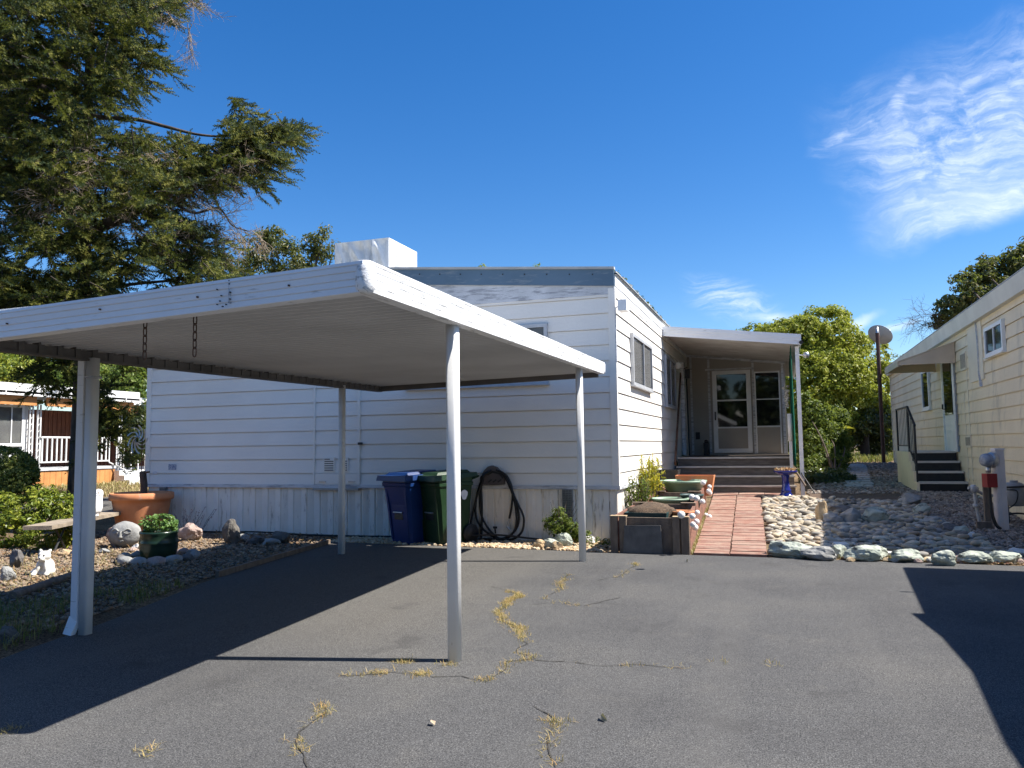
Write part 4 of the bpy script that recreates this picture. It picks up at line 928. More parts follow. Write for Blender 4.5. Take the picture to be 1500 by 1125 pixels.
b.add(list(pts)+list(pf), [tuple(range(n,2*n))[::-1]]+[(i,(i+1)%n,n+(i+1)%n,n+i) for i in range(n)]); hg = b.build('hose_hanger', M['hosehanger']); tag(hg, 'taupe arched plastic hose hanger fixed to the siding', 'hose hanger')
b = MB(); o_ = .089
for a_, c_ in (((425,205),(470,180)),((470,180),(530,195)),((530,195),(560,235))): b.bar(hz(*a_,o_), hz(*c_,o_), .028, .006, (0,1,0))
for x in (450,490,530): b.bar(hz(x-16,268,o_), hz(x+14,245,o_), .02, .006, (0,1,0))
b.build('cutouts', M['dark'], hg)
b = MB(); c = hz(490,650,.05); c2 = hz(495,700,.04); b.tube([c2, c], .012, 8); b.bar(hz(475,650,.06), hz(508,650,.06), .012, .03); b.tube([c, hz(492,672,.12)], .011, 8)
tag(b.build('spigot', M['dark']), 'small garden tap standing behind the hose loops', 'tap')
b = MB(); b.tube(smooth([(-9.4,10.42,.03),(-8.6,10.5,.03),(-7.9,10.46,.05),(-7.2,10.48,.03),(-6.8,10.36,.04),(-6.2,10.44,.03),(-5.5,10.52,.03)]), .013, 7)
tag(b.build('irrigation_hose', M['black']), 'thin black hose lying on the gravel along the left skirting', 'hose')
b = MB(); b.tube(smooth([(-4.4,10.36,.03),(-4.15,10.30,.10),(-3.8,10.38,.11),(-3.4,10.45,.07),(-3.2,10.5,.05)]), .013, 7)
tag(b.build('irrigation_hose', M['black']), 'thin dark hose on the golden gravel right of the bins', 'hose')
# raised planter with boards stepping up the slope
pl = thing('planter_box', 'raised wooden planter of weathered boards stepping up along the brick path', 'planter', (-1.6, 11.7, 0))
def px0(y): return -2.08+.055*(y-9.8)
def px1(y): return -1.11-.036*(y-9.8)
DY = [9.8, 11.0, 12.3, 13.6]; DZ = [.45, .53, .61, .69]
for k, (y, z) in enumerate(zip(DY, DZ)):
    b = MB(); b.box(px0(y)+.1, px1(y)-.1, y+.0, y+.04, hgt(-1,y)-.03, z-.01); b.build('cross_board', M['greywood'], pl)
    for x0, x1 in ((px0(y), px0(y)+.09), (px0(y)+.115, px0(y)+.2), (px1(y)-.2, px1(y)-.115), (px1(y)-.095, px1(y))):
        if k and x0 < px1(y)-.3 and x0 > px0(y): continue
        if k and x0 > px0(y)+.5 and x1 < px1(y): continue
        b = MB(); b.box(x0, x1, y-.05, y+.0-.001, hgt(-1,y)-.04, z)
        b.build('post', M['greywood'], pl)
    b = MB()
    for x0, x1 in ((px0(y)-.005, px0(y)+.2), (px1(y)-.2, px1(y)+.003)): b.box(x0, x1, y-.052, y+.05, z+.001, z+.013)
    b.build('post_cap', M['palewood'] if k == 0 else M['greywood'], pl)
for k in range(3):
    y0, y1, z = DY[k]+.05, DY[k+1]-.051, DZ[k]
    for f, s in ((px0,1),(px1,-1)):
        b = MB(); a0, a1 = f(y0), f(y1)
        for j in range(2):
            zz0, zz1 = z-.22*(2-j)+.0, z-.22*(1-j)-.008
            b.hexa([(a0,y0,zz0),(a0+s*.04,y0,zz0),(a1+s*.04,y1,zz0+.06),(a1,y1,zz0+.06),(a0,y0,zz1),(a0+s*.04,y0,zz1),(a1+s*.04,y1,zz1+.06),(a1,y1,zz1+.06)])
        b.build('side_board', M['redwood'], pl)
b = MB(); b.hexa([(-1.92,9.715,.012),(-1.43,9.70,.012),(-1.43,9.73,.012),(-1.92,9.745,.012),(-1.90,9.742,.345),(-1.45,9.732,.355),(-1.45,9.747,.355),(-1.90,9.748,.345)])
tag(b.build('stone_slab', M['slatestone']), 'flat dark slab leaning on the front of the planter', 'slab')
PLG = 'pots standing in the planter'
b = MB()
def pan(mb, c, w0, d0, w1, d1, h, t=.012):
    x, y, z = c
    o = [(sx*w/2, sy*d/2, zz) for zz, w, d in ((0,w0,d0),(h,w1,d1),(h,w1-2*t,d1-2*t),(h*.72,w1-2*t-.02,d1-2*t-.02)) for sx, sy in ((-1,-1),(1,-1),(1,1),(-1,1))]
    mb.add([(x+a,y+b_,z+c_) for a, b_, c_ in o], [(3,2,1,0)]+[(4*i+k,4*i+(k+1)%4,4*i+4+(k+1)%4,4*i+4+k) for i in range(3) for k in range(4)]+[(12,13,14,15)])
pan(b, (-1.68,10.18,.28), .46,.26,.54,.34,.20); t = thing('planter_trough', 'dark teal rectangular trough at the front of the planter', 'trough', (-1.68,10.18,.28), PLG); b.build('tub', M['teal'], t)
b = MB(); b.rock((-1.68,10.5,.40), (.75,.85,.34), 5, .25, 0, 3, rot=0); 
tag(b.build('soil', M['soil']), 'mound of dry crumbly soil in the front planter section', 'soil', kind='stuff')
def bowl(c, r0, r1, h, m, label, cat, name, n=28, grp=PLG, soil=True):
    t = thing(name, label, cat, c, grp); b = MB()
    b.lathe([(0,0),(r0,0),(r0+(r1-r0)*.6,h*.55),(r1-.015,h*.86),(r1,h*.87),(r1,h),(r1-.018,h),(r1-.03,h*.85)], c, n); b.build('bowl', M[m], t)
    if soil: b = MB(); b.lathe([(r1-.028,h*.86),(r1*.5,h*.9),(0,h*.88)], c, n); b.build('soil', M['soil'], t)
    return t
bowl((-1.28,10.42,.28), .12,.17,.20, 'terracotta', 'small terracotta bowl beside the teal trough', 'pot', 'terracotta_bowl')
bowl((-1.55,11.35,.38), .15,.27,.2, 'celadon', 'pale green round bowl in the middle section of the planter', 'pot', 'plastic_bowl')
bowl((-1.27,11.62,.42), .10,.17,.2, 'teal', 'small dark teal bowl behind the pale green round bowl', 'pot', 'plastic_bowl')
bowl((-1.52,12.75,.50), .17,.37,.27, 'celadon', 'large pale green bowl in the rear section of the planter', 'pot', 'plastic_bowl')
b = MB(); pan(b, (-1.38,13.25,.50), .5,.26,.62,.34,.33); t = thing('terracotta_trough', 'orange terracotta trough behind the large pale green bowl', 'trough', (-1.38,13.25,.5), PLG); b.build('tub', M['terracotta'], t)
b = MB(); pan(b, (-1.86,13.5,.55), .3,.3,.38,.36,.36); tag(b.build('plastic_pot', M['dark']), 'black pot in the back left corner of the planter', 'pot', PLG)
rr = random.Random(3)
b0 = None
for i, (x, y) in enumerate(((888,702),(935,667),(893,783),(928,755),(915,812),(780,688),(930,530),(985,562),(885,520),(992,378),(1053,418),(1045,462),(1060,480),(1020,712),(1055,728))):
    px, py = 880+x/6.617, 650+y/6.617
    p = atX(px, py, -1.06 if i < 8 else -1.12) if i < 13 else GT(px, py)+np.array([0,0,.03])
    if b0 is None:
        m_ = MB(); m_.rock((0,0,0), (.078,.078,.078), 8, .03, 0, 2); b0 = m_.build('white_ball', M['plaster'], origin=(0,0,0)); o = b0
    else: o = b0.copy(); COL.objects.link(o)
    o.location = p; o.rotation_euler = (rr.random()*3, rr.random()*3, 0); s = rr.uniform(.85,1.12); o.scale = (s,s,s)
    tag(o, 'white ball strung along the path side of the planter', 'ball', 'white balls strung on the planter')
# birdbath with succulents
bp_ = np.array([.03,15.15,hgt(0,15.15)]); t = thing('birdbath', 'glossy cobalt blue birdbath beside the porch steps', 'birdbath', bp_)
b = MB(); b.lathe([(0,0),(.135,0),(.14,.02),(.125,.04),(.09,.075),(.085,.10),(.092,.115),(.092,.13),(.075,.15),(.062,.25),(.058,.34),(.075,.38),(.07,.40)], bp_, 28); b.build('pedestal', M['blueglaze'], t)
b = MB(); b.lathe([(.0,.39),(.07,.395),(.14,.42),(.20,.455),(.215,.475),(.205,.485),(.15,.455),(.0,.44)], bp_, 28); b.build('basin', M['blueglaze'], t)
# sticks and hanging bits at the porch
for a_, c_, lab, m_ in (((1193,722),(1172,690),'dark stick leaning on the porch post',.012),((1180,712),(1163,686),'pale stake leaning by the birdbath',.02)):
    A_, B_ = atY(*a_, 15.2), atY(*c_, 15.45); b = MB(); b.tube([A_, B_], m_, 6); tag(b.build('garden_stake', M['dark' if 'dark' in lab else 'greywood']), lab, 'stake')
b = MB(); N = 14; vs = []
for i in range(N+1):
    y = 15.75+3.2*i/N
    for j in range(7): z = .9+(pz(.2)-.16-.9)*j/6; vs.append((.215+.018*math.sin(i*2.1)*(1-.1*j), y, z))
b.add(vs, [(7*i+j,7*i+j+1,7*i+7+j+1,7*i+7+j) for i in range(N) for j in range(6)], True)
o = b.build('shade_curtain', M['greentarp']); so_ = o.modifiers.new('thick', 'SOLIDIFY'); so_.thickness = .012; tag(o, 'green shade cloth hanging along the open side of the porch', 'shade cloth')
P0, P1 = atY(1158,606,16.0), atY(1158,646,16.0); b = MB(); b.lathe([(0,0),(.045,0),(.045,P0[2]-P1[2]),(0,P0[2]-P1[2])], P1, 14); b.box(P1[0]-.03,P1[0]+.03,15.97,16.03,.55,P1[2]-.002)
tag(b.build('porch_handrail', M['white']), 'white handrail post with a thick sleeve at the right end of the porch steps', 'handrail')
b = MB()
for i in range(14): p = atY(1150+RND.uniform(-3,4), 566+i*2.2, 17.2); b.rock(p, (.09,.06,.07), i, .2, 3, 1)
tag(b.build('shell_garland', M['stonewhite']), 'pale shell garland hanging inside the porch beside the green cloth', 'garland')
A_, B_ = atX(989,679,SX+.22), atX(997,548,SX+.08); b = MB(); b.bar(A_, B_, .085, .03, (1,0,0)); tag(b.build('leaning_board', M['rust']), 'long dark board leaning on the wall beside the porch steps', 'board')
b = MB(); A_ = np.array([SX+.14,18.2,1.08]); b.bar(A_, A_+np.array([-.04,.2,1.9]), .05, .03, (1,0,0)); tag(b.build('leaning_board', M['dark']), 'black pole standing in the porch corner under the lamp', 'pole')
b = MB(); b.box(-1.76,-1.64,18.9,19.1,1.068,1.36); b.lathe([(0,0),(.05,0),(.04,.07),(0,.08)], (-1.7,19.0,1.36), 10); tag(b.build('porch_jar', M['dark']), 'small dark jar on the porch deck left of the screen door', 'jar')
# ================================================================== LEFT GARDEN
tp = np.array([-9.86,10.1,0]); t = thing('flower_pot', 'large sunlit terracotta pot holding a bare stump', 'flower pot', tp)
b = MB(); b.lathe([(0,0),(.33,0),(.36,.10),(.43,.5),(.44,.56),(.475,.565),(.485,.60),(.48,.67),(.45,.68),(.42,.63),(.41,.58)], tp, 40); b.build('pot', M['terracotta'], t)
b = MB(); b.lathe([(.415,.6),(.25,.615),(0,.62)], tp, 24); b.build('soil', M['soil'], t)
b = MB(); b.tube(smooth([tp+[.02,0,.58],tp+[.04,0,.75],tp+[.02,0,.9],tp+[.0,.0,1.02]]), [.055]*24+[.04], 10); b.tube([tp+[.0,0,.99],tp+[.16,-.02,1.01]], .016, 6); b.build('stump', M['bark'], t)
# wind spinner on a thin rod
P = atD(201,644,13.0); t = thing('wind_spinner', 'curled metal wind spinner on a thin rod above the terracotta pot', 'wind spinner', (P[0],P[1],.6))
b = MB(); Q = atD(208,655,13.0); b.tube([(Q[0],Q[1],.6),(Q[0],Q[1],Q[2]+.15)], .007, 6); b.build('rod', M['rust'], t)
b = MB()
for k in range(9):
    a0 = k*2*PI/9; pts = []
    for j in range(9):
        s_ = j/8; rr_ = .04+.17*s_; a = a0+1.5*s_; pts.append(P+RGT*(rr_*math.cos(a)*.8)+np.array([0,0,rr_*math.sin(a)*1.15])+FWD*(.03*math.sin(s_*3)))
    for p_, q_ in zip(pts[:-1], pts[1:]): b.bar(p_, q_, .012, .03, tuple(FWD))
b.build('blades', M['alu'], t)
# bench with stone-coloured top and crossed metal legs
z = .40; TL, TR = G(76,770,z), G(200,745,z); ax = TR-TL; ax /= np.linalg.norm(ax); pn = np.array([-ax[1],ax[0],0])
t = thing('garden_bench', 'low bench with a weathered plank top and crossed black legs', 'bench', (*((TL+TR)/2)[:2], 0))
b = MB(); b.hexa([TL-pn*.0-[0,0,.05],TR+ax*.35-[0,0,.05],TR+ax*.3+pn*.36-[0,0,.05],TL+pn*.36-[0,0,.05],TL,TR+ax*.35,TR+ax*.3+pn*.36,TL+pn*.36]); b.build('seat', mat('bleached_bench_top', rgb(.36,.295,.22), rgb(.22,.18,.135), 9, .85, .4, 35), t)
for s_ in (.22, .95):
    o = TL+(TR-TL)*s_
    for w_ in (-1,1):
        b = MB(); b.bar(o+pn*.18+w_*ax*.17+pn*.0+np.array([0,0,-z+.0]), o+pn*.18-w_*ax*.17+np.array([0,0,-.052]), .022, .022, (0,1,0)); b.build('leg', M['dark'], t)
# white bird figurine on the bench
P = G(133,757,z); th_ = math.atan2(ax[1], ax[0])
b = MB(); L = [(-.24,0,.18,.03),(-.16,0,.16,.07),(-.05,0,.125,.12),(.07,0,.125,.13),(.15,0,.16,.10),(.19,0,.24,.075),(.215,0,.30,.075),(.235,0,.325,.07),(.27,0,.325,.05)]
for i in range(len(L)-1):
    for k in range(4):
        s_ = k/4; q = [L[i][j]+(L[i+1][j]-L[i][j])*s_ for j in range(4)]; b.rock(lv([(q[0],q[1],q[2])], th_, P)[0], (q[3]*2,)*3, 1, 0, 0, 2)
b.bar(lv([(.28,0,.31)],th_,P)[0], lv([(.345,0,.295)],th_,P)[0], .035, .02)
b.lathe([(0,0),(.1,0),(.09,.03),(0,.04)], lv([(.02,0,0)],th_,P)[0], 14)
o = voxel(b.build('bird_figurine', M['plaster']), .012); tag(o, 'white bird figurine sitting on the garden bench', 'figurine')
b = MB()
for k in range(5): b.tube([lv([(.17,-.05+.02*k,.26)],th_,P)[0], lv([(.12+.03*k,-.05+.02*k,.36)],th_,P)[0]], .004, 4)
tag(b.build('straw_sprig', M['straw']), 'straw sprig stuck behind the head of the white bird figurine', 'sprig')
# carved face stone
g = G(182,803); d = (g-CAM)@FWD; W = 46*d/FOC; fx = -FWD.copy(); fx[2] = 0; fx /= np.linalg.norm(fx); sx_ = np.array([-fx[1],fx[0],0]); 
fc = g+np.array([0,0,.19])-fx*.02
b = MB(); b.rock((0,0,0), (W,W*.62,W*.82), 6, .05, 0, 4, rot=0)
vs = [fc+sx_*v[0]-fx*v[1]+np.array([0,0,v[2]]) for v in b.v]; b.v = [tuple(v) for v in vs]
o = b.build('face_stone', M['stonegrey']); tag(o, 'round grey stone carved with a sleeping face', 'carved stone')
def fpt(u, w): # point on front surface of the ellipsoid
    q = 1-(u/(W/2))**2-(w/(W*.41))**2; return fc+sx_*u+np.array([0,0,w])+fx*(W*.31*math.sqrt(max(q,.01))+.004)
b = MB()
for s_ in (-1,1):
    b.tube([fpt(s_*(.035+.02*k), .055+.03*math.sin(k/5*PI)) for k in range(6)], .011, 6)
    b.tube([fpt(s_*(.045+.017*k), .035-.012*math.sin(k/5*PI)) for k in range(6)], .007, 6)
b.tube([fpt(0,.06),fpt(0,.02),fpt(0,-.025)], [.012,.016,.024], 8); b.rock(fpt(0,-.025), (.06,.05,.035), 2, .03, 0, 2)
b.tube([fpt(-.035+.014*k, -.075-.006*math.sin(k/5*PI)) for k in range(6)], .010, 6); b.tube([fpt(-.025+.01*k, -.095-.004*math.sin(k/5*PI)) for k in range(6)], .009, 6)
b.build('face', M['stonegrey'], o)
# dark green pot (leaves come with the plants)
gp = G(232,820); gp[2] = 0; t_greenpot = thing('flower_pot', 'dark green glazed pot with leafy plant inside a ring of stones', 'flower pot', gp)
b = MB(); b.lathe([(0,.0),(.16,0),(.2,.05),(.225,.15),(.225,.2),(.232,.21),(.225,.23),(.215,.31),(.225,.33),(.225,.355),(.20,.355),(.19,.31)], gp, 30); b.build('pot', M['greenpot'], t_greenpot)
b = MB(); b.lathe([(.195,.33),(0,.34)], gp, 20); b.build('soil', M['soil'], t_greenpot)
# ring of stones
for i in range(13):
    a = -2.9+i*2*PI/13+.1; r_ = .42; p = gp+np.array([r_*math.cos(a), r_*math.sin(a), .03]); b = MB(); b.rock(p, (.22+.03*(i%3),.15,.13), 300+i, .08, 3, 3, rot=a+PI/2)
    tag(b.build('ring_stone', M[('stonegrey','slatestone','stonegrey','stonegrey','stonepink')[i%5]]), 'rounded river stone in the ring around the dark green pot', 'stone', 'stones ringing the dark green pot')
# sitting animal statue
sp_ = G(68,842); th_ = math.radians(-60)
b = MB()
for c_, s_ in (((0,.02,.13),(.2,.22,.26)),((0,-.03,.20),(.17,.17,.2)),((0,-.07,.305),(.19,.18,.16)),((0,-.15,.27),(.09,.10,.09)),((-.075,-.05,.385),(.06,.04,.06)),((.075,-.05,.385),(.06,.04,.06)),
               ((-.10,-.07,.07),(.10,.24,.13)),((.10,-.07,.07),(.10,.24,.13)),((-.1,-.18,.035),(.08,.10,.07)),((.1,-.18,.035),(.08,.10,.07)),((-.06,-.12,.15),(.06,.10,.17)),((.06,-.12,.15),(.06,.10,.17)),((0,0,.03),(.24,.28,.06))):
    b.rock(lv([tuple(v*ANS for v in c_)], math.radians(20), sp_)[0], tuple(v*ANS for v in s_), 4, 0, 0, 3, rot=math.radians(20))
o = voxel(b.build('animal_statue', M['concretestat']), .010); tag(o, 'weathered white statue of a sitting animal at the garden edge', 'statue')
b = MB()
for s_ in (-1,1): b.rock(lv([(s_*.028,-.1085,.2275)], math.radians(20), sp_)[0], (.02,.02,.02), 1, 0, 0, 1)
b.rock(lv([(0,-.14,.196)], math.radians(20), sp_)[0], (.025,.018,.018), 1, 0, 0, 1); b.build('eyes', M['dark'], o)
GB = 'rocks in the left garden bed'
for a in ((334,798,34,36,'stonedark','tall dark pitted rock standing before the left skirting',51),(407,797,32,22,'stonedark','rounded dark brown rock right of the tall pitted rock',52),
          (372,797,30,13,'slatestone','low bluish rock between the two dark rocks',53),(352,795,22,12,'stonegrey','small grey rock touching the tall pitted rock',54),(393,799,26,10,'stonegrey','flat grey stone in front of the rounded dark brown rock',55),
          (272,793,38,28,'stonepink','blocky pinkish rock right of the dark green pot',56),(262,768,34,20,'stonepink','pinkish lump rock behind the dark green pot plant',57),
          (166,802,36,34,'stonepink','dark pinkish boulder left of the carved face stone',58),(199,806,18,9,'stonewhite','flat white stone below the carved face stone',59),
          (20,832,25,30,'slatestone','dark pointed slab standing behind the round grey boulder',60),(6,852,24,24,'stonegrey','round grey boulder at the left edge of the garden',61),
          (90,816,22,12,'stonetan','yellow rounded stone behind the animal statue',62),(107,816,16,12,'stonegrey','bluish rounded stone beside the yellow one',63),
          (8,942,30,26,'stonedark','brown rock in shade at the lower left edge of the photo',64),(287,792,14,9,'stonetan','small tan stone right of the blocky pinkish rock',65),
          (150,812,18,9,'stonegrey','grey stone under the garden bench',66),(192,810,16,8,'stonepink','little pink stone in front of the carved face stone',67),(48,842,12,8,'stonewhite','small white stone at the feet of the animal statue',68)):
    boulder(*a[:6], 100+a[6], GB, name='garden_rock', sink=.1)
b = MB(); A_, B_ = G(318,846), G(482,797); A_[2] = B_[2] = .02; b.bar(A_, B_, .045, .09); tag(b.build('edging_board', M['greywood']), 'dark wooden edging board between gravel bed and driveway', 'edging board')
b = MB(); A_, B_ = G(18,878), G(112,845); A_[2] = B_[2] = .03; b.tube([A_, (A_+B_)/2+[.02,.02,.01], B_], .045, 8); tag(b.build('edging_log', M['greywood']), 'weathered log lying before the animal statue', 'log')
# ================================================================== RIGHT HOUSE
HX = 3.2
rh = thing('cream_house', 'cream lap-sided mobile home on the right with stained siding', 'house', (7.0, 18.5, 0))
b = MB(); zz = [0.05+.1985*k for k in range(19)]
laps(b, (HX, 26.2), (0,-1), (-1,0), 26.2-10.8, zz); b.build('wall', M['cream'], rh)
b = MB(); laps(b, (HX, 10.8), (1,0), (0,-1), 7.6, zz); b.build('wall', M['cream'], rh)
b = MB(); laps(b, (HX+7.6, 26.2), (-1,0), (0,1), 7.6, zz); b.box(HX+7.55, HX+7.6, 10.85, 26.15, 0, 3.4); b.build('wall', M['cream'], rh)
b = MB(); b.hexa([(HX-.10,10.7,3.33),(HX+.02,10.7,3.33),(HX+.02,26.3,3.33),(HX-.10,26.3,3.33),(HX-.14,10.7,3.57),(HX+.02,10.7,3.58),(HX+.02,26.3,3.58),(HX-.14,26.3,3.57)]); b.box(HX-.02,HX+7.7,10.68,10.78,3.33,3.58); b.build('fascia', M['creamroof'], rh)
b = MB(); b.hexa([(HX-.13,10.69,3.585),(HX+3.8,10.69,3.585),(HX+3.8,26.3,3.585),(HX-.13,26.3,3.585),(HX-.13,10.69,3.60),(HX+3.8,10.69,3.86),(HX+3.8,26.3,3.86),(HX-.13,26.3,3.60)]); b.hexa([(HX+3.8,10.69,3.585),(HX+7.75,10.69,3.585),(HX+7.75,26.3,3.585),(HX+3.8,26.3,3.585),(HX+3.8,10.69,3.86),(HX+7.75,10.69,3.60),(HX+7.75,26.3,3.60),(HX+3.8,26.3,3.86)]); b.build('roof', M['roof'], rh)
b = MB(); b.box(HX-.028, HX+.03, 26.16, 26.23, .5, 3.33); b.build('corner_trim', M['creamtrim'], rh)
def onr(x, y): p = atX(x, y, HX); return p[1], p[2]
y1_, z0_ = onr(1449,512); y0_, z1_ = onr(1473,477)
window(('X', HX-.012), y0_+.03, y1_-.03, 2.72, 3.08, rh, fw=.055, mull=(.5,), fm='white', gm='glass', curtain=False, sgn=-1, proud=.05)
y1_, _ = onr(1353,560); y0_, _ = onr(1364,560)
window(('X', HX-.012), y0_+.1, y1_-.1, 2.12, 2.90, rh, fw=.07, mull=(), fm='white', gm='glassdark', curtain=False, sgn=-1)
ya, _ = onr(1404,600); yb, _ = onr(1387,600)
b = MB(); b.box(HX-.055, HX-.0, ya+.05, yb-.05, 1.13, 3.02); dr = b.build('door', M['white'], rh)
b = MB(); b.box(HX-.07, HX-.056, ya+.17, yb-.17, 1.85, 2.9); b.build('pane', M['glassdark'], dr)
b = MB(); b.box(HX-.075, HX-.056, ya-.03, ya+.049, 1.13, 3.08); b.box(HX-.075, HX-.0, yb-.049, yb+.03, 1.13, 3.08); b.box(HX-.074, HX-.0, ya+.05, yb-.05, 3.021, 3.08); b.build('door_frame', M['white'], dr)
b = MB(); b.tube([(HX-.056,yb-.13,1.98),(HX-.10,yb-.13,1.98),(HX-.10,yb-.13,2.08)], .014, 6); b.build('handle', M['dark'], dr)
for (xa, ya_, xb, yb_) in ((1409,518,1418,541),(1417,638,1425,656)):
    y1_, z1_ = onr(xa, ya_); y0_, z0_ = onr(xb, yb_); b = MB(); b.box(HX-.035, HX-.002, y0_, y1_, z0_, z1_); o = b.build('vent', M['creamtrim'], rh)
    d_ = MB(); n = 5
    for k in range(n): yy = y0_+(y1_-y0_)*(k+.5)/n; d_.box(HX-.038, HX-.0355, yy-.018, yy+.012, z0_+.04, z1_-.03)
    d_.build('slot', M['dark'], o)
y0_, _ = onr(1442,520); y1_, _ = onr(1421,520)
b = MB(); b.box(HX-.03, HX-.001, y0_, y1_, 2.35, 3.32); b.build('patch_panel', M['creamtrim'], rh)
M['foil'] = mat('foil_tape', rgb(.75,.76,.78), rgb(.5,.52,.54), 20, .25, .8, 25, metal=.6)
b = MB(); pts = [onr(1433,468),onr(1434,480),onr(1436,500),onr(1437,520),onr(1438,545),onr(1441,566)]
for (a0, c0), (a1, c1) in zip(pts[:-1], pts[1:]): b.bar((HX-.034,a0,c0),(HX-.034,a1,c1),.05,.008,(0,1,0))
b.build('foil_strip', M['foil'], rh)
b = MB(); y_, _ = onr(1421,600)
b.box(HX-.022, HX-.001, y_-.015, y_+.015, .6, 2.6); b.box(HX-.022, HX-.001, y_+.32, y_+.345, .6, 2.2); b.build('conduit', M['creamtrim'], rh)
# awning over the cream house's door
t = thing('door_awning', 'taupe metal awning projecting over the cream house door', 'awning', (2.65, 17.7, 2.85))
ya_, yb_ = 16.75, 18.75; th = .02
for yy in (ya_, yb_): b = MB(); b.hexa([(HX-.02,yy,2.82),(HX-.02,yy+th,2.82),(2.2,yy+th,2.82),(2.2,yy,2.82),(HX-.02,yy,3.21),(HX-.02,yy+th,3.21),(2.2,yy+th,2.875),(2.2,yy,2.875)]); b.build('side_panel', M['awning'], t)
b = MB(); b.hexa([(HX-.02,ya_-.01,3.212),(2.18,ya_-.01,2.877),(2.18,yb_+.03,2.877),(HX-.02,yb_+.03,3.212),(HX-.02,ya_-.01,3.23),(2.18,ya_-.01,2.897),(2.18,yb_+.03,2.897),(HX-.02,yb_+.03,3.23)]); b.box(2.18,2.198,ya_+.02,yb_,2.80,2.876); b.build('canopy', M['awning'], t)
# steps with railing
t = thing('side_steps', 'cream boxed steps with dark treads and black iron railing at the cream house', 'steps', (2.75, 17.2, .4))
Ys = [16.25,16.53,16.81,17.09]; Zs = [.40,.585,.77,.955,1.14]
for i in range(4):
    b = MB(); b.box(2.40, HX-.03, Ys[i], Ys[i]+.02, Zs[i], Zs[i+1]-.035); b.build('riser', M['black'], t)
    ye = Ys[i+1] if i < 3 else 18.7
    b = MB(); b.box(2.38, HX-.03-.0, Ys[i]-.03, ye-.001 if i < 3 else ye, Zs[i+1]-.034, Zs[i+1]); b.build('tread' if i < 3 else 'landing', M['steptrim'], t)
b = MB(); x0, x1 = 2.33, 2.378
pr = [(16.22,.30),(18.72,.42),(18.72,1.135),(17.06,1.135),(17.06,.95),(16.78,.95),(16.78,.765),(16.5,.765),(16.5,.58),(16.22,.58)]
n = len(pr); b.add([(x0,y,z) for y, z in pr]+[(x1,y,z) for y, z in pr], [tuple(range(n)), tuple(range(n,2*n))[::-1]]+[(i,(i+1)%n,n+(i+1)%n,n+i)[::-1] for i in range(n)]); b.build('cheek', M['cream'], t)
b = MB()
for y, z0, z1 in ((18.65,1.12,2.02),(17.1,.95,2.02),(16.3,.42,1.62)): b.box(2.34,2.37,y-.015,y+.015,z0,z1)
b.bar((2.355,18.66,2.02),(2.355,17.09,2.02),.04,.03); b.bar((2.355,17.1,2.02),(2.355,16.28,1.63),.04,.03); b.bar((2.355,18.65,1.25),(2.355,17.1,1.25),.02,.02); b.bar((2.355,17.1,1.2),(2.355,16.3,.85),.02,.02)
for k in range(7): y = 17.28+k*.2; b.box(2.351,2.359,y-.004,y+.004,1.25,2.02)
for k in range(4): y = 16.45+k*.17; s_ = (y-16.3)/.8; b.box(2.349,2.361,y-.006,y+.006,.86+.34*s_,1.63+.38*s_)
b.build('railing', M['dark'], t)
# meter pedestal, valve, gas meter
ph = hgt(2.68,12.05); pc = np.array([2.715,12.05,ph]); t = thing('meter_pedestal', 'pale electric pedestal post with round meter, red box and black conduit', 'electric meter', pc)
b = MB(); b.hexa(lv([(-.065,-.07,-.03),(.065,-.07,-.03),(.065,.04,-.03),(-.065,.04,-.03),(-.055,-.07,1.06),(.055,-.07,1.06),(.055,.04,1.06),(-.055,.04,1.06)], .25, pc)); b.hexa(lv([(-.065,-.08,1.061),(.065,-.08,1.061),(.065,.05,1.061),(-.065,.05,1.061),(-.055,-.07,1.085),(.055,-.07,1.085),(.055,.04,1.085),(-.055,.04,1.085)], .25, pc)); b.hexa(lv([(-.012,-.074,.0),(-.004,-.074,.0),(-.004,-.0705,.0),(-.012,-.0705,.0),(-.012,-.074,1.04),(-.004,-.074,1.04),(-.004,-.0705,1.04),(-.012,-.0705,1.04)], .25, pc)); b.build('post', M['pedestal'], t)
R = Matrix.Rotation(-PI/2, 3, 'Y'); R = Matrix.Rotation(.45, 3, 'Z') @ R
b = MB(); b.lathe([(.10,0),(.105,.03),(.095,.05),(.09,.06)], pc+np.array([-.055,-.03,.93]), 24, ax=R); mt_ = b.build('meter_ring', M['alu'], t)
b = MB(); b.lathe([(.09,.055),(.088,.11),(.075,.15),(.045,.17),(0,.175)], pc+np.array([-.055,-.03,.93]), 24, ax=R); b.build('meter_glass', M['meterblue'], t)
b = MB(); b.lathe([(0,0),(.03,0),(.035,.04),(.03,.09),(0,.09)], pc+np.array([-.125,-.05,.76]), 12); b.build('meter_neck', M['alu'], t)
b = MB(); b.hexa(lv([(-.19,-.09,.57),(-.06,-.09,.57),(-.06,.05,.57),(-.19,.05,.57),(-.19,-.09,.75),(-.06,-.09,.75),(-.06,.05,.75),(-.19,.05,.75)], .25, pc)); b.build('red_box', M['red'], t)
b = MB(); b.tube(smooth([pc+[-.125,-.06,.58],pc+[-.125,-.06,.4],pc+[-.115,-.07,.22],pc+[-.08,-.08,.08],pc+[-.03,-.1,.02]]), .022, 8); b.build('conduit', M['black'], t)
b = MB(); b.box(pc[0]-.28,pc[0]-.10,pc[1]+.02,pc[1]+.10,ph-.02,ph+.1); b.box(pc[0]-.16,pc[0]-.09,pc[1]+.11,pc[1]+.17,ph,ph+.6); b.build('brace', M['greywood'], t)
g = GT(1434,767); d_ = (g-CAM)@FWD; hh = 56*d_/FOC
t = thing('water_valve', 'silver painted valve pipe standing left of the meter pedestal', 'valve', g)
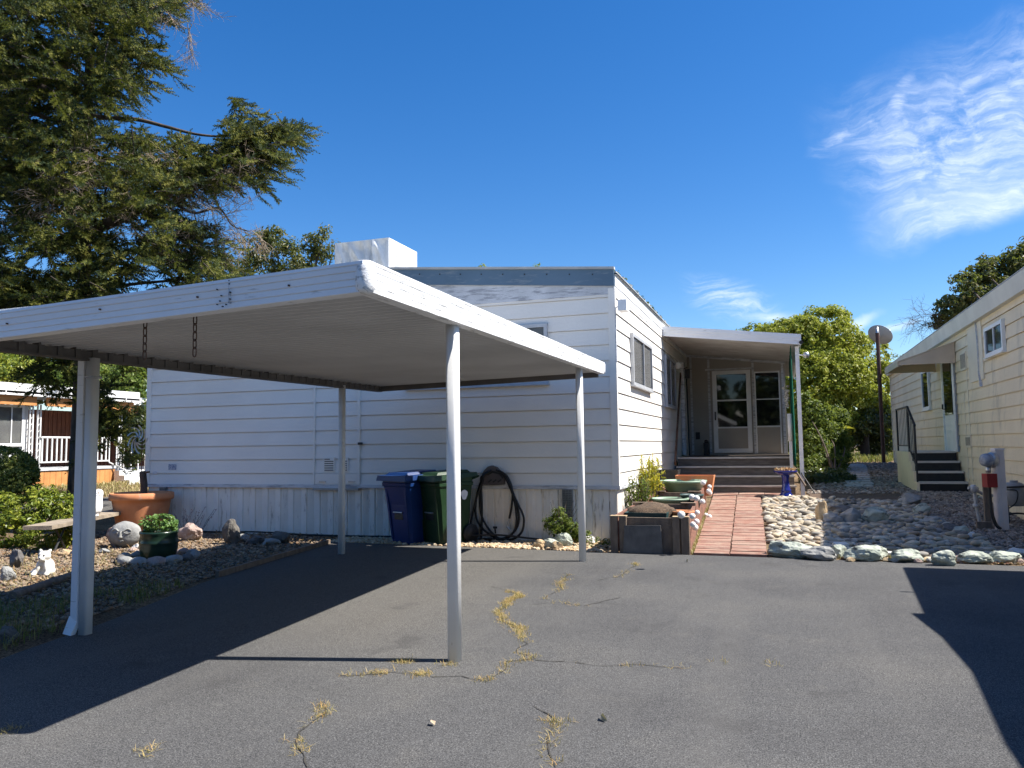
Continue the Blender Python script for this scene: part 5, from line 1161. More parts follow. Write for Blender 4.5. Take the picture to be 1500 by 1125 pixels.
M['silver'] = mat('silver_paint', rgb(.5,.5,.5), rgb(.36,.36,.36), 12, .4, .2, 30, metal=.3)
b = MB(); b.tube([g+[.02,0,-.03],g+[-.02,0,hh*.45],g+[-.03,0,hh*.8]], .026, 10); b.lathe([(0,0),(.045,0),(.045,.05),(0,.05)], g+[-.02,0,hh*.42], 12); b.build('pipe', M['silver'], t)
b = MB(); b.rock(g+[-.03,0,hh*.9], (.15,.13,.14), 2, .1, 4, 2); b.tube([g+[-.03,0,hh*.9],g+[-.11,-.02,hh*.93]], .025, 8); b.tube([g+[-.03,0,hh*.9],g+[.10,.03,hh*.74],g+[.2,.08,hh*.72]], .024, 8); b.tube([g+[.02,.0,hh*.7],g+[.14,.03,hh*.58]], .022, 8); b.build('valve_body', M['silver'], t)
gq = atY(1486,724,12.6); t = thing('gas_meter', 'grey gas meter with black pipes right of the meter pedestal', 'gas meter', (gq[0],12.6,hgt(3,12.6)))
b = MB(); b.lathe([(0,-.16),(.10,-.16),(.125,-.14),(.13,0),(.125,.13),(.09,.16),(.05,.165),(.05,.19),(0,.19)], gq, 18); b.build('body', M['metergrey'], t)
b = MB(); z0_ = hgt(3,12.6)
for x in (-.10,.13): b.tube(smooth([gq+[x,-.05,-.14-(gq[2]-.14-z0_)*.98],gq+[x,-.05,-.1],gq+[x,-.05,.10]]), .014, 7)
b.tube([gq+[-.14,-.13,.1],gq+[.22,-.13,.12]], .014, 7); b.tube(smooth([gq+[-.2,-.1,-.34],gq+[-.1,-.14,-.26],gq+[.08,-.14,-.26],gq+[.15,-.12,-.34]]), .013, 7); b.tube(smooth([gq+[-.13,-.14,-.2],gq+[-.02,-.14,-.1],gq+[0,-.14,.05],gq+[-.12,-.13,.07]]), .008, 6); b.build('pipe', M['dark'], t)
# satellite dish
dp = np.array([2.87,26.0,hgt(2.87,26)]); t = thing('satellite_dish', 'grey satellite dish on a tall red-brown pole between the trees and cream house', 'satellite dish', dp)
b = MB(); b.tube([dp-[0,0,.1],dp+[0,0,3.95]], .055, 10); b.build('pole', M['brownpaint'], t)
dc = atD(1289,491,25.5); ax_ = np.array([.42,.62,.66]); ax_ /= np.linalg.norm(ax_); R = Vector((0,0,1)).rotation_difference(Vector(ax_)).to_matrix()
b = MB(); b.lathe([(0,-.075),(.16,-.06),(.30,-.02),(.385,.02),(.39,.03),(.38,.035),(.29,.0),(.15,-.04),(0,-.055)], dc, 32, ax=R); b.build('dish', M['dishgrey'], t)
b = MB(); e = dc+ax_*.42+np.array([.12,0,-.13]); b.tube([dc+np.array(R@Vector((0,-.37,0))), e], .018, 6); b.rock(e, (.14,.14,.12), 3, .1, 4, 2); b.rock(e+[-.1,0,.06], (.09,.09,.09), 4, .1, 4, 2); b.build('receiver_arm', M['alu'], t)
b = MB(); b.tube([dp+[0,0,3.9],dp+[0,0,4.1],dc-ax_*.08], .04, 8); b.build('mount', M['alu'], t)
# ================================================================== NEIGHBOUR'S CARPORT (just outside the frame; it shades the asphalt at the lower right)
t = thing('neighbour_carport', 'flat white carport of the cream house whose shadow lies on the asphalt', 'carport', (5.5, 5, 0))
H = 2.3
b = MB(); b.prism([(2.97,9.77),(2.80,7.34),(2.71,7.33),(2.79,6.56),(2.80,5.72),(2.69,4.54),(2.62,2.0),(2.62,-6),(9.5,-6),(9.5,9.74)], H, H+.10); b.build('roof_deck', M['deck'], t)
for x, y in ((3.15,9.4),(3.15,4.8),(3.15,0),(9.2,9.4),(9.2,4.8),(9.2,0)): rpost(x, y, H-.001).build('post', M['post'], t)
q = np.array([.96,7.83])+np.array([1.743,.436]); b = MB(); b.bar((q[0],q[1],H+.02),(3.0,q[1],H+.02),.03,.03); b.build('bracket', M['white'], t)
# ================================================================== HOUSE ACROSS THE ROAD
NXF = -20.8
nh = thing('porch_house', 'house across the road with white roof edge, orange panels and a railed porch', 'house', (-24, 18, .28))
b = MB(); b.box(-27,NXF,6,16.93,.2,2.7); b.box(-27,-22.4,16.93,23.5,.2,2.7); 
wb = b.build('wall', mat('pale_grey_wall', rgb(.66,.67,.68), rgb(.58,.59,.6), 2, .6), nh)
b = MB(); b.box(-22.4+.002,-22.36,16.94,23.5,.8,2.7); y = 17.0
while y < 23.4: b.box(-22.36,-22.34,y,y+.05,.8,2.7); y += .16
b.build('porch_wall', M['brownwall'], nh)
b = MB(); b.hexa([(-20.3,5.8,3.02),(-27.5,5.8,3.45),(-27.5,20.6,3.45),(-20.3,20.6,3.02),(-20.3,5.8,3.08),(-27.5,5.8,3.5),(-27.5,20.6,3.5),(-20.3,20.6,3.08)]); b.box(-20.34,-20.3,5.8,20.6,2.96,3.30); b.hexa([(-20.6,20.62,2.9),(-27.5,20.62,3.4),(-27.5,24,3.4),(-20.6,24,2.9),(-20.6,20.62,3.15),(-27.5,20.62,3.55),(-27.5,24,3.55),(-20.6,24,3.15)])
y = 6.2
while y < 20.5: b.box(-20.298,-20.285,y,y+.03,2.97,3.29); y += .6
b.build('roof', M['white'], nh)
b = MB(); b.box(-20.5,-20.44,5.9,16.9,2.70,2.955); b.box(-20.5,-20.44,17.25,20.5,2.70,2.955); b.box(-20.95,-20.8,20.7,23.8,2.62,2.89); b.build('fascia', M['orangewood'], nh)
window(('X', NXF), 14.6, 16.7, 1.62, 2.64, nh, fw=.07, mull=(.5,.85), fm='white', gm='glass', curtain=True, sgn=1)
for y in (16.95, 17.2, 18.45, 20.2):
    b = MB()
    for dy in (-.05,.05): b.box(-20.72,-20.68,y+dy-.018,y+dy+.018,.3,2.75)
    for k in range(12): b.bar((-20.7,y-.04,.4+k*.19),(-20.7,y+.04,.49+k*.19),.012,.012,(1,0,0))
    b.build('porch_post', M['white'], nh)
b = MB(); b.box(-22.4,-20.62,16.94,20.0,.80,.88); b.build('deck', M['agedwhite'], nh)
b = MB(); y = 17.0
while y < 19.98: b.box(-20.68,-20.655,y,y+.19,.28,.78); y += .2
b.build('deck_skirt', M['orangewood'], nh)
b = MB(); b.bar((-20.66,17.25,1.79),(-20.66,19.75,1.79),.05,.05); b.bar((-20.66,17.25,1.05),(-20.66,19.75,1.05),.04,.04); y = 17.3
while y < 19.7: b.box(-20.68,-20.645,y-.02,y+.02,1.05,1.79); y += .165
b.bar((-20.66,19.75,1.79),(-20.0,20.6,1.2),.05,.05); b.bar((-20.66,19.75,1.0),(-20.0,20.6,.42),.04,.04)
for k in range(6): s_ = k/5; b.box(-20.67+.66*s_-.015,-20.67+.66*s_+.015,19.75+.85*s_-.015,19.75+.85*s_+.015,1.0-.6*s_,1.79-.6*s_)
b.build('railing', M['white'], nh)
b = MB()
for k in range(3): b.box(-20.6+.22*k,-20.6+.22*(k+1),19.9,21.0,.27,.72-.15*k)
b.build('step', M['white'], nh)
# ================================================================== PLANTS
def leaves(C, N, size, asp=.5, fold=.25, droop=0.0):
    """one folded leaf (quad) at each centre C with normal N"""
    n = len(C); C = np.asarray(C); N = np.asarray(N)+NPR.normal(0,.55,(n,3)); N[:,2] -= 0; N /= np.linalg.norm(N, axis=1)[:,None]+1e-9
    t = NPR.normal(0,1,(n,3)); t[:,2] -= droop; t -= N*(t*N).sum(1)[:,None]; t /= np.linalg.norm(t, axis=1)[:,None]+1e-9
    s = np.cross(N, t); l = (size*(.6+.8*NPR.random(n)))[:,None]
    a = C-t*l*.5; b = C+t*l*.5; c = C+s*l*asp*.5+N*l*fold*.5; d = C-s*l*asp*.5+N*l*fold*.5
    return np.stack([a, c, b, d], 1).reshape(-1,3)
def rl(n, lo=0., hi=1.): return np.repeat(lo+(hi-lo)*NPR.random(n), 4)
def shell(c, R, n, inner=.55):
    v = NPR.normal(0,1,(n,3)); v /= np.linalg.norm(v, axis=1)[:,None]; r = inner+(1-inner)*NPR.random(n)**.6
    return np.asarray(c)+v*np.asarray(R)*r[:,None], v
def clumped(domes, per_area, clump, nleaf, size, asp=.5, droop=.3, up=.3, inner=.75, var=.25):
    """domes: (centre, radius vec). clumps on each dome's shell, leaves in each clump. Returns verts, rnd"""
    Vs, Rn = [], []
    for c, R in domes:
        R = np.asarray(R, float); k = max(4, int(per_area*(R[0]*R[2]*4)))
        P, Nn = shell(c, R, k, inner)
        for p, nn in zip(P, Nn):
            cl_ = clump*(.6+.8*NPR.random()); m = max(3, int(nleaf*(.6+.8*NPR.random())))
            q, v = shell(p, (cl_,cl_,cl_*.75), m, .3)
            Vs.append(leaves(q, nn*.7+v*.5+np.array([0,0,up]), size, asp, droop=droop)); b0 = NPR.random()*.6+.2
            Rn.append(np.repeat(np.clip(b0+NPR.normal(0,var,m),0,1),4))
    return np.concatenate(Vs), np.concatenate(Rn)
def branchy(mb, base, targets, r0, bend=.25, n=7, seg=6):
    base = np.array(base, float)
    for t in targets:
        t = np.array(t, float); m = (base+t)/2+np.array([RND.gauss(0,.15),RND.gauss(0,.15),abs(RND.gauss(0,.2))])*np.linalg.norm(t-base)*bend
        pts = smooth([base, m, t], seg); k = len(pts); mb.tube(pts, [r0*(1-.8*i/(k-1)) for i in range(k)], n, False)
def plant(name, label, cat, base, V, R, m, stems=None, sm='bark', group=None, crown='crown', trunk='trunk'):
    t = thing(name, label, cat, base, group)
    mesh_np(crown, V, 4, M[m], R, parent=t)
    if stems is not None: stems.build(trunk, M[sm], t)
    return t
def pxdomes(L, d): # (x, y, rx, ry, dd)
    out = []
    for x, y, rx, ry, dd in L:
        D = d+dd; out.append((atD(x, y, D), (rx*D/FOC, rx*D/FOC*.8, ry*D/FOC)))
    return out
M['lf_maple'] = leafmat('maple_leaf', [rgb(.10,.14,.018), rgb(.21,.25,.03), rgb(.33,.35,.045), rgb(.42,.41,.06), rgb(.27,.30,.035)], .45)
M['lf_mid'] = leafmat('shrub_leaf', [rgb(.03,.06,.015), rgb(.07,.12,.022), rgb(.13,.18,.03), rgb(.19,.22,.045)], .35)
M['lf_hedge'] = leafmat('hedge_leaf', [rgb(.05,.085,.02), rgb(.11,.15,.03), rgb(.19,.23,.05), rgb(.28,.30,.08)], .35, .4, .4)
M['lf_dark'] = leafmat('dark_leaf', [rgb(.018,.032,.012), rgb(.035,.055,.016), rgb(.06,.085,.022), rgb(.12,.13,.03)], .25, .35, .5)
M['lf_olive'] = leafmat('olive_leaf', [rgb(.04,.06,.02), rgb(.075,.095,.03), rgb(.12,.12,.03), rgb(.17,.14,.04)], .3, .45, .4)
M['lf_spruce'] = leafmat('spruce_needles', [rgb(.012,.022,.011), rgb(.022,.036,.013), rgb(.042,.056,.015), rgb(.105,.112,.022), rgb(.15,.145,.03), rgb(.06,.05,.02)], .14, .65, .12)
M['lf_lime'] = leafmat('lime_leaf', [rgb(.06,.10,.015), rgb(.13,.18,.02), rgb(.24,.27,.03), rgb(.36,.37,.05)], .35, .4, .4)
M['lf_yellow'] = leafmat('yellow_leaf', [rgb(.42,.38,.03), rgb(.58,.48,.04), rgb(.32,.34,.04), rgb(.66,.52,.08)], .4)
M['lf_pink'] = leafmat('pink_sprig', [rgb(.36,.14,.14), rgb(.5,.26,.24), rgb(.2,.1,.11)], .3)
M['lf_grey'] = leafmat('grey_green_leaf', [rgb(.10,.13,.08), rgb(.17,.20,.12), rgb(.23,.25,.16)], .3)
M['lf_grass'] = leafmat('grass_blade', [rgb(.07,.10,.025), rgb(.14,.16,.04), rgb(.22,.19,.07), rgb(.30,.24,.10)], .3)
M['lf_dry'] = leafmat('dry_grass_blade', [rgb(.42,.33,.15), rgb(.52,.42,.22), rgb(.34,.28,.13), rgb(.25,.25,.09)], .25)
M['lf_crassula'] = leafmat('succulent_leaf', [rgb(.06,.13,.03), rgb(.13,.24,.06), rgb(.22,.34,.10)], .3, .35, .5)
# ---- the big spruce on the left
def shoots(P, Dr, L, rad, N=15, wd=.011):
    n = len(P); P = np.asarray(P); Dr = np.asarray(Dr)/np.linalg.norm(Dr, axis=1)[:,None]
    up = np.where(np.abs(Dr[:,2:3]) > .9, [[1.,0,0]], [[0,0,1.]]); s = np.cross(Dr, up); s /= np.linalg.norm(s, axis=1)[:,None]; u = np.cross(s, Dr)
    l = L*(.6+.8*NPR.random(n)); k = np.arange(N); a = k*2.4+NPR.random((n,1))*6.28
    f = (k+.5)/N; pos = P[:,None]+Dr[:,None]*(l[:,None]*f)[:,:,None]
    rv = s[:,None]*np.cos(a)[:,:,None]+u[:,None]*np.sin(a)[:,:,None]
    nd = rv*.85+Dr[:,None]*.65; tl = rad*(1.15-.55*f)[None,:,None]*(.8+.4*NPR.random((n,N,1)))
    tip = pos+nd*tl; w_ = np.cross(rv, Dr[:,None])*wd; 
    V = np.stack([pos-w_, pos+w_, tip], 2).reshape(-1,3)
    return V, np.repeat(np.clip(np.repeat(NPR.random(n)*.85,N)+NPR.normal(0,.12,n*N),0,1),3)
sp_root = np.array([-14.6,13.1,0.0]); spt = thing('spruce', 'big shaggy spruce with drooping limbs rising over the carport', 'tree', sp_root)
def sample_px(poly, n, d, sd, gap=None):
    xs_ = [p[0] for p in poly]; ys_ = [p[1] for p in poly]; out = []
    while len(out) < n:
        x, y = RND.uniform(min(xs_), max(xs_)), RND.uniform(min(ys_), max(ys_))
        if not inpoly(x, y, poly): continue
        if gap is not None and mnoise.noise((x/gap, y/gap, 4.2)) < -.27: continue
        out.append(atD(x, y, d+RND.gauss(0, sd)))
    return out
SPA = [(-70,-90),(280,-90),(262,0),(222,22),(196,60),(205,110),(188,135),(200,170),(232,215),(250,300),(280,340),(312,395),(330,450),(200,500),(-70,500)]
SPB = [(245,195),(300,222),(328,192),(343,150),(352,182),(400,178),(426,182),(400,215),(378,258),(335,268),(290,272),(255,290)]
SPC = [(128,560),(165,560),(158,650),(142,652)]; SPD = [(40,525),(112,525),(108,575),(80,572),(60,550)]; SPE = [(195,60),(238,72),(238,110),(195,118)]
SPF = [(240,310),(300,330),(330,380),(310,440),(230,450)]
bases = sample_px(SPA, 3200, 17, 1.5, 50)+sample_px(SPB, 270, 16.4, .5)+sample_px(SPC, 44, 15.8, .4)+sample_px(SPD, 30, 16.5, .6)+sample_px(SPE, 26, 16.6, .4)+sample_px([(336,215),(343,140),(350,140),(356,215)], 16, 16.3, .2)+sample_px([(395,205),(415,170),(428,178),(425,200)], 14, 16.3, .2)+sample_px(SPF, 90, 16.2, .5)
SP, SD = [], []; tw = MB()
for bq in bases:
    away = bq-sp_root; away[2] = 0; away /= np.linalg.norm(away)+1e-6
    dr = away*.8+np.array([RND.gauss(0,.55),RND.gauss(0,.55),RND.gauss(-.22,.3)]); dr /= np.linalg.norm(dr)
    L = RND.uniform(.3,.65); sd = np.cross(dr, (0,0,1)); sd /= np.linalg.norm(sd)+1e-6
    pts = [bq+dr*L*t+np.array([0,0,-.28*L*t*t+(.18*L*max(0,t-.6))]) for t in (0,.33,.66,1)]
    tw.tube(pts, [.012,.010,.008,.005], 4, False)
    for j in range(9):
        t = .1+.9*j/8; p = bq+dr*L*t+np.array([0,0,-.28*L*t*t+(.18*L*max(0,t-.6))]); sgn = 1 if j % 2 else -1
        SP.append(p); SD.append(dr*.7+sd*sgn*(.75-.5*t)+np.array([0,0,RND.gauss(-.05,.28)]))
    SP.append(pts[-1]); SD.append(dr+np.array([0,0,.25]))
V, R = shoots(np.array(SP), np.array(SD), .24, .062, 18, .014)
mesh_np('crown', V, 3, M['lf_spruce'], R, parent=spt)
tw.build('twigs', M['bark_dark'], spt)
b = MB(); b.tube(smooth([sp_root-[0,0,.2],sp_root+[.05,0,3],sp_root+[-.1,.1,7],sp_root+[0,0,11],sp_root+[0,0,15]]), [.2-.15*i/32 for i in range(33)], 12); b.build('trunk', M['bark'], spt)
def limb(P, r0, r1):
    pts = smooth([atD(*p) for p in P], 7); k = len(pts); m_ = MB(); m_.tube(pts, [r0+(r1-r0)*i/(k-1) for i in range(k)], 8, True); m_.build('limb', M['bark'], spt)
limb([(85,360,17),(120,340,16.8),(165,325,16.6),(205,305,16.5),(240,290,16.4),(258,270,16.4),(285,245,16.4),(330,225,16.4),(380,205,16.4),(420,183,16.4)], .15, .02)
limb([(100,95,17.2),(10,105,17),(-60,90,17)], .1, .05); limb([(0,105,16.4),(50,122,16.4),(95,145,16.5),(140,170,16.6),(200,175,16.5),(245,186,16.4),(290,197,16.4),(335,200,16.4),(370,196,16.4)], .075, .012)
limb([(0,150,16.5),(40,163,16.4),(90,180,16.4)], .07, .03); limb([(110,330,17),(100,300,17),(85,230,17)], .1, .06)
limb([(200,305,16.5),(235,330,16.3),(262,345,16.2)], .05, .015); limb([(255,298,16.3),(285,312,16.2),(320,305,16.2),(340,330,16.2),(362,338,16.2)], .035, .008)
limb([(110,430,17),(180,418,16.6),(260,410,16.4),(330,402,16.3)], .05, .012)
for k in range(16):
    t = RND.choice(bases[:2100]); z = min(14, max(3, t[2]+RND.uniform(-1,1.0))); b = MB(); branchy(b, (sp_root[0], sp_root[1], z), [t], .055, .2, 6); b.build('limb', M['bark_dark'], spt)
def twigs(mb, p, d, L, lev, w_):
    n = 4; pts = [p]
    for i in range(n): d = d+np.array([RND.gauss(0,.22),RND.gauss(0,.22),RND.gauss(-.03,.22)]); d /= np.linalg.norm(d); pts.append(pts[-1]+d*L/n)
    mb.tube(pts, [w_*(1-.14*i) for i in range(n+1)], 3, False)
    if lev:
        for i in range(1, n+1):
            for _ in range(2 if RND.random() < .75 else 1):
                e = d+np.array([RND.gauss(0,.75),RND.gauss(0,.75),RND.gauss(-.1,.65)]); e /= np.linalg.norm(e); twigs(mb, pts[i], e, L*.58, lev-1, w_*.62)
b = MB()
for x, y, d, L in ((110,300,15.3,.9),(140,275,15.2,.9),(60,310,15.2,1.0),(160,300,15.4,.8),(95,330,15.2,1.0),(30,315,15.3,.9),(20,330,15.3,.8),(130,330,15.3,.8),(165,255,15.4,.7)):
    twigs(b, atD(x, y, d), np.array([RND.gauss(.4,.3),RND.gauss(-.2,.3),RND.gauss(.2,.4)]), L, 2, .011)
b.build('dead_twigs', M['deadtwig'], spt)
b = MB()
for x, y, d, L in ((262,300,16.2,.9),(285,312,16.1,.9),(310,305,16.1,.9),(330,315,16.1,.8),(270,330,16.1,.9),(250,345,16.1,.8),(295,275,16.3,.8),(315,262,16.3,.7),(240,5,16.5,.7),(262,15,16.5,.7),(275,35,16.5,.6),(345,225,16.2,.6),(275,230,16.3,.6),(350,332,16.2,.5),(230,325,16.2,.8),(265,250,16.3,.6),(300,240,16.3,.5),(200,430,15.9,.7),(240,400,16,.7),(290,400,16,.6)):
    twigs(b, atD(x, y, d), np.array([RND.gauss(.2,.4),RND.gauss(0,.3),RND.gauss(-.35,.3)]), L, 2, .011); twigs(b, atD(x+RND.gauss(0,12), y+RND.gauss(0,12), d), np.array([RND.gauss(.2,.5),RND.gauss(0,.3),RND.gauss(-.3,.4)]), L, 2, .010); twigs(b, atD(x+RND.gauss(0,16), y+RND.gauss(0,14), d-.3), np.array([RND.gauss(.2,.5),RND.gauss(0,.3),RND.gauss(-.2,.4)]), L*.9, 2, .010)
b.build('bare_twigs', M['deadtwig'], spt)
# ---- dark tree behind the home
dm = pxdomes([(345,400,26,32,0),(372,365,26,26,.3),(398,352,20,20,0),(420,378,28,28,-.4),(450,385,28,30,.2),(470,362,16,22,0),(455,358,13,16,.2),(488,368,14,14,0),(380,400,34,28,-.3),(430,410,40,26,0),(476,343,7,12,0),(398,340,18,9,0)], 22)
V, R = clumped(dm, 60, .16, 17, .10, .45, .2, .2, .5)
b = MB(); bs = np.array([-12.8,18.5,0]); b.tube([bs-[0,0,.1],bs+[0,0,3],bs+[.1,0,4.6]], [.2,.15,.1], 8); branchy(b, bs+[0,0,3.5], [c for c, _ in dm], .06); plant('evergreen_tree', 'dark broadleaf tree between the spruce and the white rooftop cooler', 'tree', bs, V, R, 'lf_olive', b, 'bark_dark')
# ---- big light green tree behind the porch
MD = [(1205,486,38,38,0),(1182,498,34,34,-.5),(1150,500,42,30,.5),(1112,500,30,26,1),(1230,512,36,40,-.6),(1222,552,48,44,-1.2),(1268,530,34,36,.4),(1280,566,30,40,-.4),(1190,560,48,48,-1.4),(1250,600,48,44,-1),(1205,615,46,40,-1.6),(1155,560,50,48,0),(1285,610,26,40,0),(1225,467,20,18,.4),(1248,500,20,14,.8),(1160,482,30,16,.9),(1240,560,36,34,-1.5)]
dm = pxdomes(MD, 31); V, R = clumped(dm, 30, .22, 34, .12, .6, .8, .3, .82)
bs = np.array([1.7,32.5,.6]); b = MB(); b.tube([bs-[0,0,.2],bs+[0,0,1.5],bs+[.1,0,3]], [.3,.24,.16], 10); branchy(b, bs+[0,0,2], [c for c, _ in dm], .09); plant('maple_tree', 'tall bright yellow-green tree with domed crown behind the porch', 'tree', bs, V, R, 'lf_maple', b)
# ---- shrubs left of the stepping path
dm = pxdomes([(1195,620,26,30,0),(1215,640,24,26,.3),(1190,660,26,30,-.4),(1222,612,18,16,.5),(1208,680,26,22,-.8),(1232,650,12,18,.6),(1180,600,18,24,.2),(1205,690,30,18,-.9),(1225,675,18,18,-.4),(1185,690,20,16,-1)], 21)
V, R = clumped(dm, 130, .14, 26, .085, .5, .3, .3, .6); bs = np.array([1.2,21.0,.5]); b = MB(); branchy(b, bs, [c for c, _ in dm], .03); plant('shrub', 'loose green shrub left of the grey stepping pavers', 'shrub', bs, V, R, 'lf_mid', b, trunk='stems', crown='foliage')
dm = pxdomes([(1205,705,28,12,0),(1230,703,22,13,.3),(1188,700,16,14,.2),(1215,695,26,10,.8)], 17.0)
V, R = clumped(dm, 420, .09, 20, .06, .5, .2, .6, .6); plant('low_shrub', 'low dark spreading shrub at the corner of the brown earth patch', 'shrub', np.array([1.0,16.6,.42]), V, R, 'lf_dark', None, crown='foliage')
# ---- dark tree and fronds at the end of the path
dm = pxdomes([(1268,620,30,26,0),(1250,640,26,20,.4),(1290,625,18,34,.3),(1285,650,22,22,.6),(1245,618,18,18,1)], 29)
V, R = clumped(dm, 40, .2, 24, .15, .4, .4, .2, .5); bs = GT(1268,676); bs = atD(1268,674,29); bs[2] = .65; b = MB(); b.tube([bs-[0,0,.1],bs+[0,0,.6],bs+[.05,0,1.3]], [.2,.16,.13], 9); branchy(b, bs+[0,0,1.1], [c for c, _ in dm], .06); plant('small_tree', 'small dark tree with a short thick trunk at the end of the path', 'tree', bs, V, R, 'lf_dark', b, 'bark_dark')
dm = pxdomes([(1190,640,40,34,0),(1235,660,50,20,1),(1300,640,30,40,1),(1150,640,60,40,1)], 40); V, R = clumped(dm, 18, .3, 34, .2, .5, .3, .3, .6)
bs = np.array([2.5,41,.69]); b = MB(); branchy(b, bs, [c for c, _ in dm], .06); plant('hedge', 'dense green hedge closing the view behind the small dark tree', 'hedge', bs, V, R, 'lf_mid', b, trunk='stems', crown='foliage')
P = atD(1233,626,27.5); fr = MB(); bs2 = atD(1262,640,28.0)
fr.add([P+[-.30,0,.10],P+[0,-.05,.14],P+[.42,0,-.05],P+[0,.05,-.02]], [(0,1,2,3)]); tag(fr.build('yellow_leaf', M['lf_yellow']), 'single large yellow leaf hanging before the small dark tree', 'leaf')
# ---- tree over the cream house and its bare branch
dm = pxdomes([(1395,452,22,22,0),(1385,468,16,16,.3),(1420,440,26,26,-.3),(1412,412,20,12,0),(1445,430,30,36,0),(1470,400,30,30,.4),(1440,395,20,20,.3),(1500,400,36,44,0),(1540,390,50,60,.5),(1485,440,40,36,-.5)], 28.5)
V, R = clumped(dm, 38, .22, 19, .15, .5, .3, .2, .6); bs = np.array([7.5,30,.69]); b = MB(); b.tube([bs-[0,0,.2],bs+[0,0,3],bs+[0,0,5]], [.3,.24,.15], 9); branchy(b, bs+[0,0,3.4], [c for c, _ in dm], .08); plant('magnolia_tree', 'dark glossy-leaved tree rising over the roof of the cream house', 'tree', bs, V, R, 'lf_olive', b)
b = MB()
for x, y, dx_, dz_ in ((1392,476,-1,.15),(1386,470,-1,.35),(1376,480,-1,.1),(1380,462,-.9,.5)): twigs(b, atD(x, y, 28.2), np.array([dx_,.0,dz_]), 1.1, 2, .012)
b.tube([atD(1420,490,28.2),atD(1395,474,28.2),atD(1370,483,28.2)], [.03,.022,.012], 5); tag(b.build('bare_branch', M['bark']), 'bare leafless branch sticking out beside the dark tree over the cream house', 'branch')
dm = pxdomes([(1318,535,20,18,0),(1335,530,12,12,.5),(1305,545,14,20,0),(1325,560,24,24,1)], 48); V, R = clumped(dm, 8, .3, 18, .16, .3, .2, .2, .4); bs = np.array([6.4,50,.69]); b = MB(); b.tube([bs,bs+[0,0,4]], [.2,.1], 7); branchy(b, bs+[0,0,3], [c for c, _ in dm], .06); plant('pale_tree', 'hazy grey-green tree far off behind the satellite dish', 'tree', bs, V, R, 'lf_grey', b)
# ---- trees across the road on the left
dm = pxdomes([(10,545,40,30,0),(45,555,28,22,.5),(-40,520,50,50,1)], 42); V, R = clumped(dm, 12, .4, 36, .2, .6, .4, .3, .7); bs = np.array([-36,26,.28]); b = MB(); b.tube([bs,bs+[0,0,4]], [.3,.2], 8); branchy(b, bs+[0,0,3], [c for c, _ in dm], .1); plant('yellow_green_tree', 'sunlit yellow-green tree behind the white roof across the road', 'tree', bs, V, R, 'lf_lime', b)
dm = pxdomes([(185,560,28,30,0),(205,590,22,28,-.4),(165,590,24,26,.3),(190,625,22,24,0),(130,560,40,30,1.5),(85,555,30,24,2)], 27.5); V, R = clumped(dm, 30, .26, 28, .15, .55, .4, .3, .7); bs = np.array([-21.6,24.6,.28]); b = MB(); b.tube([bs,bs+[0,0,2.5]], [.2,.14], 8); branchy(b, bs+[0,0,2], [c for c, _ in dm], .07); plant('roadside_tree', 'bright green leafy tree left of the white mobile home wall', 'tree', bs, V, R, 'lf_mid', b)
dm = pxdomes([(200,640,14,34,0),(190,665,12,26,.3),(208,610,9,20,.2)], 19.2); V, R = clumped(dm, 70, .16, 20, .16, .2, -.6, .2, .4); bs = np.array([-13.9,17.2,0]); b = MB(); branchy(b, bs, [c for c, _ in dm], .03); plant('oleander_bush', 'dark pointed-leaved bush behind the wind spinner', 'bush', bs, V, R, 'lf_dark', b, trunk='stems', crown='foliage')
dm = [(np.array(c)+[-3,2,0], r) for c, r in pxdomes([(60,500,200,90,0),(-150,480,200,120,0)], 75)]; V, R = clumped(dm, 3, .9, 44, .55, .6, .2, .3, .7); bs = np.array([-60,45,.28]); b = MB(); b.tube([bs,bs+[0,0,5]], [.5,.3], 8); plant('far_tree', 'large dim tree far behind the house across the road', 'tree', bs, V, R, 'lf_dark', b)
# ---- hedge ball and bright shrub at the left edge
dm = pxdomes([(0,690,54,36,0),(-60,690,50,40,.3),(20,705,36,34,-.2)], 15.3); V, R = clumped(dm, 900, .05, 18, .045, .55, 0, .3, .88); bs = np.array([-14.6,9.6,0]); b = MB(); branchy(b, bs, [c for c, _ in dm], .04); plant('clipped_hedge', 'rounded clipped hedge with tiny leaves at the left edge', 'hedge', bs, V, R, 'lf_hedge', b, trunk='stems', crown='foliage')
dm = pxdomes([(45,745,40,26,0),(85,740,26,20,.2),(20,775,34,26,-.3),(65,785,40,22,-.4),(100,775,22,26,-.2),(0,750,28,30,0),(60,725,24,14,.3)], 11.4); V, R = clumped(dm, 260, .07, 16, .06, .5, -.4, .5, .6); bs = np.array([-10.2,8.3,0]); b = MB(); branchy(b, bs, [c for c, _ in dm], .018); plant('pittosporum_shrub', 'low shrub with bright lime green leaf rosettes behind the bench', 'shrub', bs, V, R, 'lf_lime', b, trunk='stems', crown='foliage')
# ---- plant in the green pot
dm = [(gp+[-.12,0,.44], (.13,.13,.11)),(gp+[.06,.02,.46], (.15,.14,.11)),(gp+[.15,0,.41], (.1,.12,.09)),(gp+[-.2,.02,.39],(.08,.1,.07))]; V, R = clumped(dm, 550, .035, 9, .045, .7, -.3, .6, .5); mesh_np('foliage', V, 4, M['lf_crassula'], R, parent=t_greenpot)
